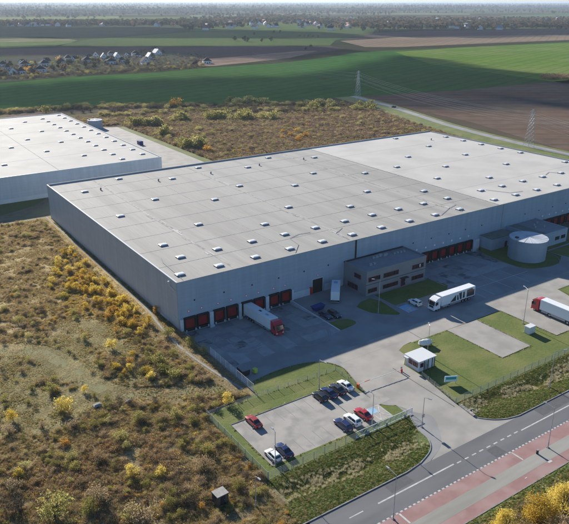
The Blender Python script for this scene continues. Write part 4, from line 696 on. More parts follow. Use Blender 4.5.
# sign board on the lawn
sb = thing('sign_board', 'pale blue framed sign board with dark teal panel on the gatehouse lawn', 'sign', (39.3, -57.2, 0), R(-28))
MB().box(-1.45, 1.45, -.06, .06, .55, 2.0).build('board', MT['signblue'], sb); MB().box(-1.15, 1.2, -.075, -.062, 1.15, 1.75).build('panel', MT['teal'], sb); MB().box(-1.2, 1.2, -.074, -.062, .7, .95).build('lower_strip', MT['signw'], sb)
for x in (-1.2, 1.2): MB().tube((x, .1, -.2), (x, .1, 2.0), .05).build('post', MT['steel'], sb)
# white utility cabinet, bollard cabinet, kiosk, parked trailer under tarpaulin, manhole, culvert
uc = thing('utility_cabinet', 'white box-shaped utility cabinet on the lawn near the red-cab lorry', 'cabinet', (74.9, -51.4, 0)); MB().box(-1.2, 1.2, -.8, .8, .12, 1.95).build('body', MT['white_metal'], uc, bevel=.03); MB().box(-1.3, 1.3, -.9, .9, 1.953, 2.08, .05).build('lid', MT['white_metal'], uc); MB().box(-1.25, 1.25, -.85, .85, -.1, .118).build('plinth', MT['kerb'], uc)
for x in (-.6, .6): MB().box(x - .55, x + .55, -.83, -.803, .25, 1.85).build('door', MT['white_metal'], uc)
bc = thing('bollard_cabinet', 'dark waist-high bollard on the grey pavement left of the lamp post', 'bollard', (34.3, -83.75, .03)); MB().box(-.22, .22, -.15, .15, 0, .85, .02).build('body', MT['dark'], bc, bevel=.02); MB().box(-.25, .25, -.18, .18, .852, .95).build('cap', MT['steel'], bc)
ki = thing('kiosk', 'small brown box kiosk with pale roof among weeds at the bottom', 'kiosk', (*G(220, 492, 2.1)[:2], 0), R(3)); MB().box(-1.1, 1.1, -.95, .95, -.1, 2.0).build('wall', MT['brown'], ki); MB().box(-1.15, 1.15, -1.0, 1.0, 2.003, 2.12).build('roof', MT['kioskroof'], ki)
d_ = MB().box(-.5, .4, -1.0, -.953, 0, 1.85).build('door', MT['dark'], ki); MB().box(.2, .3, -1.06, -1.002, 1, 1.15).build('handle', MT['steel'], ki); MB().box(-1.14, -1.103, -.5, .5, 1.2, 1.8).build('vent', MT['dark'], ki)
bt = thing('covered_trailer', 'small trailer under a rumpled white cover behind the gatehouse', 'trailer', (47.4, -41.2, 0), R(-20))
rings = []
for k in range(9):
    t_ = k / 8; x = -1.7 + 3.4 * t_; q = math.sin(math.pi * min(max(t_, .04), .96)) ** .5; rr_ = random.Random(k); rings.append([(x, -.95 * q, .55), (x, -.85 * q, .9 + .1 * rr_.random()), (x, -.35 * q, 1.15 + .45 * q + .15 * rr_.random()), (x, .3 * q, 1.2 + .45 * q + .2 * rr_.random()), (x, .85 * q, .95), (x, .95 * q, .55)])
MB().loft(rings).build('cover', MT['white_metal'], bt); MB().box(-1.6, 1.6, -.7, .7, .4, .55).build('frame', MT['dark'], bt); MB().tube((1.5, 0, .45), (2.7, 0, .45), .05).build('drawbar', MT['dark'], bt)
for s_ in (-1, 1): wheel(bt, CW, -.1, s_ * .8, .32)
tag(MB().tube((0, 0, -.05), (0, 0, .014), .38, n=20).slot(1).tube((0, 0, .0), (0, 0, .018), .3, n=20).build('manhole_cover', [MT['dark'], MT['concrete']]), 'round manhole cover in the concrete drive mouth near the road', 'manhole').location = (21.8, -71.7, 0)
cv = thing('culvert_headwall', 'grey concrete culvert headwall at the right edge of the drive mouth', 'culvert', (34.2, -66.6, 0), R(-8)); MB().box(-.3, .3, -2.2, 2.2, -.8, .35).build('wall', MT['stone'], cv); MB().box(.3, 1.6, -.15, .15, -.8, .2).build('wing', MT['stone'], cv); MB().tube((.303, 1.0, -.3), (.6, 1.0, -.3), .35, n=14).build('pipe', MT['dark'], cv)
for k in range(5): MB().box(.5 + .35 * k, .8 + .35 * k, -1.2 + .5 * (k % 3), -.8 + .5 * (k % 3), -.4, .18, .03).build('rubble_stone', MT['dark' if k == 2 else 'stone'], cv)
for i, (x, y, sx, lab) in enumerate(((-29.6, -21.9, .85, 'pale rounded concrete block lying in the weeds, left of the rubble'), (-27.3, -22.8, .55, 'small dark-sided concrete lump between the two pale blocks in the weeds'), (-23.6, -24.0, .6, 'pale concrete block in the weeds nearest the dirt track'))):
    b_ = thing('concrete_block', lab, 'concrete block', (x, y, 0), .3 * i); MB().loft([[(-sx, -sx * .7, -.1), (sx, -sx * .7, -.1), (sx, sx * .7, -.1), (-sx, sx * .7, -.1)], [(-sx * 1.05, -sx * .75, sx * .6), (sx, -sx * .7, sx * .7), (sx, sx * .7, sx * .75), (-sx, sx * .7, sx * .6)], [(-sx * .7, -sx * .4, sx * .95), (sx * .6, -sx * .4, sx * .98), (sx * .6, sx * .4, sx), (-sx * .6, sx * .4, sx * .9)]]).build('block', MT['stone'], b_, bevel=.08); MB().box(-sx * .4, sx * .1, -sx * .74, -sx * .6, sx * .1, sx * .45).build('cavity', MT['dark'], b_)

# ------------------------------------------------------------------ vegetation
def leaves(centers, size, seed, stretch=1.0, flat=0.0):          # one quad per centre, random orientation
    g = np.random.default_rng(seed); n = len(centers); a = g.normal(size=(n, 3)); b_ = g.normal(size=(n, 3)); a[:, 2] *= 1 - flat; a /= np.linalg.norm(a, axis=1)[:, None]
    b_ -= a * (a * b_).sum(1)[:, None]; b_ /= np.linalg.norm(b_, axis=1)[:, None]; s_ = size * g.uniform(.55, 1.25, (n, 1)); a *= s_ * stretch; b_ *= s_ * .6
    V = np.stack([centers - a, centers + b_, centers + a, centers - b_], 1).reshape(-1, 3); return V, np.arange(n * 4).reshape(-1, 4)
def np_mesh(name, V, Fq, mat):
    me = bpy.data.meshes.new(name); me.from_pydata(np.asarray(V).tolist(), [], np.asarray(Fq).tolist()); me.materials.append(mat); return me
def tree_proto(seed, h, rx, n, size, mat, tips=14, base=.15, trunks=1, stretch=1.0, sig=.26):
    g = np.random.default_rng(seed); tp = []
    for k in range(tips):
        a = g.uniform(0, 6.283); u = g.uniform(base, 1) ; prof = math.sin(math.pi * min(1, max(.08, (u - base * .6) / (1.08 - base * .6)))) ** .7; q = prof * rx * g.uniform(.35, 1.0); tp.append((math.cos(a) * q, math.sin(a) * q, h * (.12 + .84 * u)))
    tp = np.array(tp); wts = g.dirichlet(np.ones(tips) * 3); cen = tp[g.choice(tips, n, p=wts)] + g.normal(size=(n, 3)) * np.array([rx * sig, rx * sig, h * sig * .42]); cen[:, 2] = np.clip(cen[:, 2], .05 * h, h * 1.05)
    crown = np_mesh('crown', *leaves(cen, size, seed + 1, stretch), mat); m = MB()
    for k in range(trunks):
        a = 6.283 * k / trunks; dx, dy = (math.cos(a) * rx * .25, math.sin(a) * rx * .25) if trunks > 1 else (0, 0); r_ = .022 * h + .01
        m.tube((dx * .3, dy * .3, -.1), (dx * .7, dy * .7, h * .35), r_, r_ * .75, 6).tube((dx * .7, dy * .7, h * .35), (dx, dy, h * .82), r_ * .75, r_ * .25, 5)
    for p in tp: m.tube((0, 0, max(.1, p[2] * .55)), p, .009 * h + .006, .004, 4)
    return m.mesh('trunk', MT['bark']), crown
def plant(protos, name, label, cat, x, y, sc, group=None, z=0.0):
    tr, cr_ = protos[random.randrange(len(protos))]; e = thing(name, label, cat, (x, y, z), random.uniform(0, 6.28), group); e.scale = (sc * random.uniform(.9, 1.12), sc * random.uniform(.9, 1.12), sc); put('trunk', tr, e); put('crown', cr_, e); return e
PB = {k: [tree_proto(s_ + i, *a) for i in range(3)] for k, s_, a in (('gold', 10, (2.6, 1.25, 900, .13, LEAF['gold'])), ('amber', 20, (2.4, 1.0, 700, .12, LEAF['amber'])), ('willow', 30, (3.0, 2.0, 1300, .15, LEAF['willow'], 18, .05, 4)), ('tan', 40, (2.6, 1.9, 1300, .12, LEAF['tan'], 18, .05, 5)),
      ('brown', 50, (2.2, 1.6, 900, .10, LEAF['brown'], 18, .05, 5)), ('olive', 60, (2.2, 1.7, 1000, .13, LEAF['olive'], 16, .05, 4)))}
PBIG = [tree_proto(70 + i, 5.0, 3.0, 4200, .15, LEAF['gold'], 26, .02, 6, 1, .2) for i in range(2)]; PBIGT = [tree_proto(75 + i, 4.2, 2.8, 3200, .14, LEAF['tan'], 26, .02, 6, 1, .2) for i in range(2)]
PFAR = {k: [tree_proto(s_ + i, *a) for i in range(3)] for k, s_, a in (('willow', 80, (4.5, 3.2, 420, .42, LEAF['willow'], 16, .05, 3)), ('amber', 84, (5.0, 3.0, 400, .42, LEAF['amber'], 14, .15)), ('far', 88, (10.0, 4.5, 300, 1.0, LEAF['far'], 14, .2)), ('faramber', 92, (9.0, 4.2, 300, 1.0, LEAF['faramber'], 14, .2)))}
def at(px, py): return G(px, py)[:2]
# thicket of golden saplings along the left wall
rr = random.Random(21); gl = 'yellow-leaved sapling in the golden thicket beside the long left wall'
for i in range(160):
    t_ = rr.random(); px = 60 + 82 * t_ + rr.gauss(0, 10); py = 268 + 50 * t_ + rr.gauss(0, 13); x, y = at(px, py)
    if x < -4.4: plant(PB['gold' if rr.random() < .75 else 'amber'], 'sapling', gl, 'sapling', x, y, rr.uniform(.3, .95), 'golden saplings beside the left wall')
for i in range(16):
    px = rr.uniform(112, 180); py = 374 - 10 * rr.random() + (px - 140) * .0; x, y = at(px, py + rr.uniform(-6, 6))
    if x < -4.4: plant(PB[rr.choice(['amber', 'gold', 'willow', 'brown'])], 'bush', 'autumn bush in the mixed row above the dirt track', 'bush', x, y, rr.uniform(.5, .95), 'autumn bushes above the dirt track')
for px, py, k, sc, lab in ((63, 412, 'gold', 1.35, 'bright yellow bush left of the pale concrete blocks'), (13, 420, 'gold', .85, 'small yellow bush at the left picture edge'), (19, 478, 'gold', .7, 'low yellow bush near the lower left edge'), (132, 476, 'gold', .9, 'slim yellow sapling in the brown weeds, left of its twin'), (161, 476, 'gold', .75, 'yellow sapling in the brown weeds, right of its twin'),
      (112, 348, 'gold', 1.05, 'yellow bush standing alone below the golden thicket'), (52, 392, 'willow', .7, 'yellow-green upright bush above the bright yellow one'), (65, 446, 'amber', .8, 'orange bush below the bright yellow one'), (56, 516, 'willow', 1.3, 'large olive-yellow bush at the bottom left'), (144, 520, 'tan', 1.35, 'large tan bush at the bottom centre left'),
      (157, 314, 'amber', 1.0, 'small orange tree standing close to the left wall corner'), (228, 404, 'gold', .95, 'yellow bush just outside the staff lot grass'), (100, 500, 'tan', 1.1, 'tan bush between the two large bottom bushes'), (205, 470, 'tan', .95, 'tan bush left of the white corner hatchback'), (185, 505, 'brown', 1.1, 'dark bare bush left of the brown kiosk'),
      (20, 510, 'brown', 1.3, 'dark bare bush in the bottom left corner'), (85, 392, 'gold', .6, 'tiny yellow sapling behind the concrete blocks'), (190, 345, 'willow', .7, 'olive bush at the yard corner by the pale fence'), (168, 336, 'willow', .75, 'olive bush below the warehouse corner'), (204, 352, 'willow', .55, 'green-yellow slim bush beside the pale fence')):
    x, y = at(px, py); plant(PB[k], 'bush', lab, 'bush', x, y, sc)
for i in range(44):
    px, py = rr.uniform(0, 215), rr.uniform(415, 524); x, y = at(px, py)
    if x < -13.5 and not (-26 < x < -18 and -70 < y < -58): plant(PB[rr.choice(['brown', 'tan', 'olive', 'tan', 'brown', 'willow'])], 'shrub', 'low brown shrub in the rough weeds at the lower left', 'shrub', x, y, rr.uniform(.35, .75), 'low shrubs in the weeds')
for i in range(30):
    px, py = rr.uniform(0, 120), rr.uniform(235, 400); x, y = at(px, py)
    if x < -5: plant(PB[rr.choice(['brown', 'tan', 'olive', 'willow', 'amber'])], 'shrub', 'low shrub scattered in the dry grass on the upper left', 'shrub', x, y, rr.uniform(.25, .6), 'low shrubs in the dry grass')
for px, py, sc, g_, lab in ((565, 512, 1.0, 0, 'big golden bush at the right of the bottom corner clump'), (535, 520, .9, 0, 'big golden bush in the middle of the bottom corner clump'), (505, 532, .75, 0, 'golden bush at the left of the bottom corner clump'), (556, 540, .95, 1, 'tan twiggy bush in front of the golden corner clump'), (530, 552, .9, 1, 'low tan bush along the bottom of the corner clump'), (585, 530, 1.0, 1, 'tan twiggy bush at the right end of the corner clump')):
    x, y = at(px, py); plant(PBIG if g_ == 0 else PBIGT, 'bush', lab, 'bush', x, y, sc)
# shrubs behind the warehouse
lb = 'yellow-olive willow shrub in the hedgerows behind the warehouse'
spots = []
for x0, x1, y0, y1, n_, k in ((131, 158, 125, 126, 8, 'willow'), (158, 166, 134, 137, 3, 'willow'), (168, 188, 120, 122, 6, 'willow'), (181, 205, 145, 149, 8, 'willow'), (205, 214, 150, 153, 3, 'amber'), (200, 224, 118, 121, 6, 'willow'), (222, 278, 116, 121, 13, 'willow'), (228, 268, 103, 105, 8, 'willow'), (312, 338, 106, 109, 8, 'willow'), (352, 372, 107, 111, 5, 'willow'), (70, 128, 110, 116, 9, 'brown'), (120, 230, 106, 110, 12, 'brown'), (240, 340, 109, 113, 10, 'brown'), (278, 330, 130, 142, 6, 'amber')):
    for i in range(int(n_ * (1.6 if k == 'willow' else 1.2))): spots.append((rr.uniform(x0, x1), rr.uniform(y0, y1), k))
for px, py, k in spots:
    x, y = at(px, py)
    if k == 'brown': plant(PB['brown'], 'shrub', 'dark bare shrub along the ditch behind the warehouse', 'shrub', x, y, rr.uniform(1.2, 2.0), 'bare shrubs along the ditch')
    elif k == 'amber': plant(PFAR['amber'], 'shrub', 'amber shrub in the scrubland just behind the warehouse roof', 'shrub', x, y, rr.uniform(.4, .7), 'amber shrubs in the scrubland')
    else: plant(PFAR['willow'], 'shrub', lb, 'shrub', x, y, rr.uniform(.75, 1.35), 'willow shrubs behind the warehouse')
x, y = at(177, 107); plant(PFAR['amber'], 'tree', 'round amber tree standing alone at the field edge', 'tree', x, y, 1.5)
x, y = at(46, 113); plant(PFAR['willow'], 'tree', 'olive tree behind the roof of the neighbouring warehouse', 'tree', x, y, 1.2)

# ground cover: scattered tufts as one uncountable mass each
def blades(n, h, lean, wd, seed, mat, spread=.3):
    g = np.random.default_rng(seed); V = []; Fq = []
    for i in range(n):
        a = g.uniform(0, 6.283); r_ = spread * g.random() ** .5; p = np.array([math.cos(a) * r_, math.sin(a) * r_, -.03]); b_ = g.uniform(0, 6.283); ln = lean * g.uniform(.3, 1.2); hh = h * g.uniform(.5, 1.15); d = np.array([math.cos(b_), math.sin(b_), 0]); s_ = np.array([-d[1], d[0], 0]) * wd * g.uniform(.6, 1.3)
        k = len(V); V += [p - s_, p + s_, p + d * ln * hh * .4 + s_ * .8 + [0, 0, hh * .65], p + d * ln * hh * .4 - s_ * .8 + [0, 0, hh * .65], p + d * ln * hh * .95 + [0, 0, hh]]; Fq += [(k, k + 1, k + 2, k + 3), (k + 3, k + 2, k + 4)]
    me = bpy.data.meshes.new('tuft'); me.from_pydata([tuple(v) for v in V], [], Fq); me.materials.append(mat); return me
def herb(n, h, r_, size, seed, mat):
    g = np.random.default_rng(seed); c_ = np.clip(g.normal(size=(n, 3)), -2, 2) * np.array([r_ * .5, r_ * .5, h * .26]) + [0, 0, h * .5]; c_[:, 2] = np.clip(c_[:, 2], .03, h * 1.1); return np_mesh('herb', *leaves(c_, size, seed, 1.2), mat)
TUFT = [blades(46, .7, 1.1, .024, 1, LEAF['drygrass'], .42), blades(40, .6, 1.2, .027, 2, LEAF['beige'], .45), herb(70, .6, .5, .075, 3, LEAF['olive']), herb(70, .75, .5, .07, 4, LEAF['rust']), herb(70, .8, .55, .055, 5, LEAF['brown']), blades(44, .55, .8, .024, 6, LEAF['green'], .4), herb(60, .9, .5, .08, 7, LEAF['tan']), herb(60, .8, .5, .08, 8, LEAF['gold']), blades(40, 1.0, .6, .02, 9, LEAF['reed'], .35), herb(60, .7, .5, .07, 12, LEAF['amber'])]
TUFT += [herb(60, .75, .55, .08, 15, LEAF['mauve'])]
TUFT += [PB[k][i][1] for k in ('brown', 'tan', 'olive', 'willow', 'amber') for i in (0, 1)]
FTREE = [p[1] for k in ('far', 'faramber') for p in PFAR[k]]
def pool(name, meshes):
    c_ = bpy.data.collections.new(name)
    for i, me in enumerate(meshes): c_.objects.link(bpy.data.objects.new('%s_%02d' % (name, i), me))
    return c_
POOL_T = pool('tuft_pool', TUFT); POOL_F = pool('tree_pool', FTREE)
def scatter(name, label, cat, pts, idx, scl, coll):
    n = len(pts); me = bpy.data.meshes.new(name); me.from_pydata([tuple(map(float, p)) for p in pts], [], [])
    for nm, ty, dat in (('idx', 'INT', idx), ('scl', 'FLOAT', scl), ('rz', 'FLOAT', rng.uniform(0, 6.28, n))):
        a = me.attributes.new(nm, ty, 'POINT'); a.data.foreach_set('value', np.asarray(dat, dtype=np.int32 if ty == 'INT' else np.float32))
    o = bpy.data.objects.new(name, me); col.objects.link(o); tag(o, label, cat); struct(o, 'stuff')
    g = bpy.data.node_groups.new(name + '_nodes', 'GeometryNodeTree'); g.interface.new_socket('Geometry', in_out='INPUT', socket_type='NodeSocketGeometry'); g.interface.new_socket('Geometry', in_out='OUTPUT', socket_type='NodeSocketGeometry'); N = g.nodes.new; L = g.links.new
    i_ = N('NodeGroupInput'); o_ = N('NodeGroupOutput'); ip = N('GeometryNodeInstanceOnPoints'); ci = N('GeometryNodeCollectionInfo'); ci.inputs['Collection'].default_value = coll; ci.inputs['Separate Children'].default_value = True; ci.inputs['Reset Children'].default_value = True
    def attr(nm, ty):
        a = N('GeometryNodeInputNamedAttribute'); a.data_type = ty; a.inputs['Name'].default_value = nm; return a.outputs['Attribute']
    cx = N('ShaderNodeCombineXYZ'); L(attr('rz', 'FLOAT'), cx.inputs[2]); er = N('FunctionNodeEulerToRotation'); L(cx.outputs[0], er.inputs[0])
    L(i_.outputs[0], ip.inputs['Points']); L(ci.outputs[0], ip.inputs['Instance']); ip.inputs['Pick Instance'].default_value = True; L(attr('idx', 'INT'), ip.inputs['Instance Index']); L(er.outputs[0], ip.inputs['Rotation']); L(attr('scl', 'FLOAT'), ip.inputs['Scale']); L(ip.outputs[0], o_.inputs[0])
    o.modifiers.new('scatter', 'NODES').node_group = g; return o
def inframe(P, mg=25):
    v = (P - CAM) @ RC.T; u = CX + F * v[:, 0] / v[:, 2]; w_ = CY + F * v[:, 1] / v[:, 2]; return (v[:, 2] > 1) & (u > -mg) & (u < 569 + mg) & (w_ < 524 + mg * 1.5), u, w_
def pick(weights):                       # weights: list of arrays -> index per point
    W_ = np.cumsum(np.stack(weights, 1), 1); r_ = rng.random(len(W_)) * W_[:, -1]; return (W_ < r_[:, None]).sum(1)
def seg_dist(P, line):
    d = np.full(len(P), 1e9)
    for a_, b_ in zip(line, line[1:]):
        a_, b_ = np.array(a_), np.array(b_); ab = b_ - a_; t_ = np.clip(((P[:, :2] - a_) @ ab) / (ab @ ab), 0, 1); d = np.minimum(d, np.linalg.norm(P[:, :2] - a_ - t_[:, None] * ab, axis=1))
    return d
# wasteland weeds
n = 330000; P = np.stack([rng.uniform(-75, -.5, n), rng.uniform(-73, 117, n), np.zeros(n)], 1); ok, u, w_ = inframe(P); x, y = P[:, 0], P[:, 1]
dp = seg_dist(P, pth); dt = seg_dist(P, trk); ok &= (dp > .8) & ~((x > -12.3) & (y < -36)) & ~((dt < 1.9) & (rng.random(n) < .55)) & ~((abs(x + 22.0) < 1.6) & (y > -67.5) & (y < -60.5) & (rng.random(n) < .8)) & ~((y < -61) & (x > -14)) & (y > -73.5)
P = P[ok]; x, y, u, w_, dt = P[:, 0], P[:, 1], u[ok], w_[ok], dt[ok]; n1 = fbm(x * .07, y * .07, 5); n2 = fbm(x * .16 + 9, y * .16, 8); n3 = fbm(x * .3, y * .3 + 4, 14)
farr = np.clip((y - (-5)) / 40, 0, 1); st_, op_, br_ = zones(x, y); near_w = 1.5 * np.exp(-((u - 104) / 46) ** 2 - ((w_ - 296) / 34) ** 2) * (n2 > .4); one = np.ones(len(x))
keep = (n3 > .27 + .2 * rng.random(len(x))) & (rng.random(len(x)) < 1 - .15 * op_ - .2 * st_)
wt = [1.5 * st_ + .8 * op_ + .7 * br_ * (n1 > .38) + .1, .9 * st_ * (n2 > .42) + .4 * op_ + .4 * br_, .25 * st_ * (n2 < .45) + .5 * op_ + .4 * br_ * (n2 < .47), .22 * st_ + .08 * op_ + .8 * br_ * (n1 < .42) + .04, .1 * st_ + .12 * op_ + .26 * br_ * (n2 > .52), .05 + .7 * op_ + .16 * br_ * (n2 < .5) + 1.3 * np.exp(-(dt / 3.5) ** 2) + .5 * (y < -62), .35 * st_ + .15 * op_ + .6 * br_ * (n3 > .45), .03 * st_ + .05 * br_ + .9 * near_w, 0 * one, .06 + .5 * near_w + .22 * (n1 > .58)]
P2 = P[keep]; idx = pick(wt)[keep]; big = rng.random(len(P2)) < (.012 * st_ + .003 * op_ + .024 * br_)[keep] * (.4 + 1.2 * (n2[keep] > .5)); x2, y2 = P2[:, 0], P2[:, 1]; scl = rng.uniform(.4, 1.05, len(x2)) * (.4 + 1.3 * n2[keep] ** 1.5) * (.72 * st_ + .38 * op_ + .95 * br_)[keep]; scl[np.exp(-(dt[keep] / 3.5) ** 2) > .45] *= .45; scl[seg_dist(P2, pth) < 2.4] *= .45
bi = 11 + pick([(.8 - .5 * farr[keep]), (.8 - .5 * farr[keep]), .35 + .6 * farr[keep], .4 + .5 * farr[keep], .6 + 0 * farr[keep], .5 + 0 * farr[keep], .25 + 0 * farr[keep], .2 + 0 * farr[keep], .1 + .3 * near_w[keep], .08 + .3 * near_w[keep]]); bg_ = big & (dt[keep] > 2.5) & (dp[ok][keep] > 2.6); idx = np.where(bg_, bi, idx); scl = np.where(bg_, rng.uniform(.12, .5, len(scl)) * (.5 + n1[keep]), scl)
scatter('wasteland_weeds', 'autumn weeds and dry grass covering the wasteland left of the warehouse', 'weeds', P2, idx, scl, POOL_T)
# scrub behind
n = 90000; P = np.stack([rng.uniform(62, 320, n), rng.uniform(117, 345, n), np.zeros(n)], 1); ok, u, w_ = inframe(P); x, y = P[:, 0], P[:, 1]
rx_ = np.interp(y, [p[1] for p in rd[::-1]], [p[0] for p in rd[::-1]]); edge = w_ > 103.5 + .0 * u
ok &= edge & (x < rx_ - 20) & ~((x < 101.5) & (y < 305)); P = P[ok]; x, y = P[:, 0], P[:, 1]; n1 = fbm(x * .03, y * .03, 25); n2 = fbm(x * .07, y * .07, 28); one = np.ones(len(x))
lf_ = np.clip((190 - x) / 70, 0, 1); wt = [.4 * (n1 > .5) + .2 + .5 * lf_, .25 * (n2 > .5) + .1, .8 * (n1 < .48) + .15 + .4 * lf_, .25 * (n2 < .55) + .1, .6 * (n2 > .45) + .2, .05 * one, .3 * one, .01 * one, 0 * one, .04 * one, 1.2 * (n2 < .6) + .4]
idx = pick(wt); scl = rng.uniform(1.0, 2.2, len(x)) * (.5 + n2); bg_ = rng.random(len(x)) < .010 + .02 * (n1 > .55); idx = np.where(bg_, 11 + pick([1.4 * one, 1.4 * one, .4 * one, .4 * one, .8 * one, .8 * one, .25 * one, .25 * one, .1 * one, .1 * one]), idx); scl = np.where(bg_, rng.uniform(.35, .95, len(x)), scl)
dq_ = [G(rr.uniform(58, 345), 0) for _ in range(0)]; ex = []
for _ in range(1500):
    px = rr.uniform(-40, 345); t_ = rr.random(); py = np.interp(px, (-40, 60, 130, 250, 345), (116, 109, 107, 106, 105)) + rr.gauss(0, .9) if t_ < .55 else np.interp(px, (60, 190, 345), (118, 112, 111)) + rr.gauss(0, 1.0)
    if t_ >= .55 and px < 100: continue
    q_ = G(px, py); ex.append((q_[0], q_[1], 0))
scatter('scrub', 'reddish brown autumn scrub covering the land behind the warehouse', 'scrub', np.concatenate([P, np.array(ex)]), np.concatenate([idx, rng.choice([11, 12, 11, 12, 15, 16, 13, 17], len(ex))]), np.concatenate([scl, rng.uniform(.5, 1.3, len(ex))]), POOL_T)
# verge, roadside grass, lot surrounds
n = 60000; P = np.stack([rng.uniform(-60, 85, n), rng.uniform(-73.5, -61.6, n), np.zeros(n)], 1); ok, u, w_ = inframe(P); x, y = P[:, 0], P[:, 1]
lx = np.interp(y, (-73.9, -73.3, -71.7, -69.2, -66, -62.5, -61.4), (10, 14, 18.1, 20.3, 20.9, 22.3, 22.9)) - .4; rx2 = np.interp(y, (-73.75, -73.1, -71.7, -69.7, -68.9, -63.2), (42, 39, 36.3, 34.3, 34.0, 34.6)) + .4
ok &= (x < lx) | ((x > rx2) & (y < -63.7)); P = P[ok]; x, y = P[:, 0], P[:, 1]; P[:, 2] = [hv(a_, b_) - .02 for a_, b_ in zip(x, y)]; dq = np.abs(y + 67.2 + 1.2 * np.sin(x * .13)); n2 = fbm(x * .25, y * .25, 31); one = np.ones(len(x)); wl = np.clip((-5 - x) / 12, 0, 1)
wt = [.12 + .4 * wl, .04 + .2 * wl, .25 * (n2 < .45) + .06, .04 + .2 * wl, .06 * one, 2.0 * one, .1 * one, 0 * one, (.9 * (dq < .8) + .4 * (dq < 2.2)) * (n2 > .38) * (fbm(x * .5, y * .9, 77) > .44), 0 * one]
idx = pick(wt); scatter('verge_grass', 'rough green grass and pale dry reeds on the bank between fence and road', 'grass', P, idx, rng.uniform(.22, .5, len(x)) * np.where(idx == 8, 1.3, .8), POOL_T)
n = 16000; P = np.stack([rng.uniform(0, 70, n), rng.uniform(-110, -88.9, n), np.zeros(n)], 1); ok, u, w_ = inframe(P); P = P[ok]; x, y = P[:, 0], P[:, 1]; n2 = fbm(x * .3, y * .3, 41); one = np.ones(len(x)); dd = np.clip((-89.5 - y) / 3, 0, 1)
scatter('roadside_weeds', 'green grass and weeds beyond the red footpath at the bottom right', 'grass', P, pick([.3 * one, .1 * one, .5 * dd + .1, .25 * dd, .5 * dd, 1.4 - dd, .5 * dd, .15 * dd, 0 * one, .1 * dd]), rng.uniform(.35, .8, len(x)) * (.6 + .8 * dd), POOL_T)
fr_ = []
for ln in ([(-9.6, -58.5), (-9.6, -43.0), (19.6, -43.0)], [(58.0, -38.6), (58.4, -56.2), (69.4, -56.2), (69.4, -39)], [(79.1, -39), (79.3, -56.5), (84, -56.5)], [(20.4, -59.4), (13.8, -59.2), (-9.3, -58.8)], [(-12, -61.2), (8.4, -61.0), (23, -61.1)], [(-12, -37.7), (.5, -37.5), (21.4, -38.2)], [(34.6, -63.3), (57, -63.4), (110, -63.7)], smooth_poly([(3, -31.8), (9.6, -31), (16, -31.4), (21, -33.4), (23.3, -38), (22.1, -44), (21.1, -49)]), [(36.6, -50.8), (34.8, -63)], [(42.3, -44.6), (42.3, -49.9), (37, -50.8)], [(-11.9, -37.5), (-11.9, -61)], [(46, -38.55), (58, -38.7)], [(1.3, -16), (1.3, -36)], [(-60, -73.6), (9, -73.6)], [(44, -73.5), (85, -73.5)], [(0, -88.75), (70, -88.75)]):
    for a_, b_ in zip(ln, ln[1:]):
        a_, b_ = np.array(a_), np.array(b_); L_ = np.linalg.norm(b_ - a_); k = int(L_ * 5); t_ = rng.random(k); q_ = a_ + (b_ - a_) * t_[:, None] + rng.normal(size=(k, 2)) * .12; fr_ += [(p_[0], p_[1], -.01) for p_ in q_ if vnoise(np.float64(p_[0] * .6), np.float64(p_[1] * .6), 5) > .35]
fr_ = np.array(fr_); one = np.ones(len(fr_)); scatter('edge_grass', 'ragged grass growing along the kerbs and fence lines', 'grass', fr_, pick([.4 * one, .1 * one, .2 * one, 0 * one, 0 * one, one]), rng.uniform(.12, .38, len(fr_)), POOL_T)
# weeds at the foot of the left wall
n = 900; P = np.stack([rng.uniform(-1.0, -.25, n), rng.uniform(2, 110, n), np.zeros(n)], 1); one = np.ones(n); scatter('wall_foot_weeds', 'green weeds growing in a line at the foot of the left wall', 'weeds', P, pick([.2 * one, 0 * one, .8 * one, .1 * one, .2 * one, one, 0 * one, 0 * one, 0 * one, 0 * one]), rng.uniform(.4, 1.0, n) * (fbm(P[:, 1] * .2, P[:, 1] * 0, 3) + .3), POOL_T)

# ------------------------------------------------------------------ village, distant town
def house_mesh(w_, d, h, rh, hip):
    wl = MB().prism([(-w_ / 2, -.3), (w_ / 2, -.3), (w_ / 2, h), (0, h + (0 if hip else rh * .96)), (-w_ / 2, h)], -d / 2, d / 2)
    o_ = .5; rf = MB()
    if hip: rf.add([(-w_ / 2 - o_, -d / 2 - o_, h), (w_ / 2 + o_, -d / 2 - o_, h), (w_ / 2 + o_, d / 2 + o_, h), (-w_ / 2 - o_, d / 2 + o_, h), (0, -d * .15, h + rh), (0, d * .15, h + rh)], [(0, 1, 4), (1, 2, 5, 4), (2, 3, 5), (3, 0, 4, 5), (3, 2, 1, 0)])
    else:
        for s_ in (-1, 1): rf.loft([[(s_ * (w_ / 2 + o_), y, h - o_ * rh / (w_ / 2)), (0, y, h + rh), (0, y, h + rh + .25), (s_ * (w_ / 2 + o_), y, h - o_ * rh / (w_ / 2) + .25)] for y in (-d / 2 - o_, d / 2 + o_)])
    return wl, rf
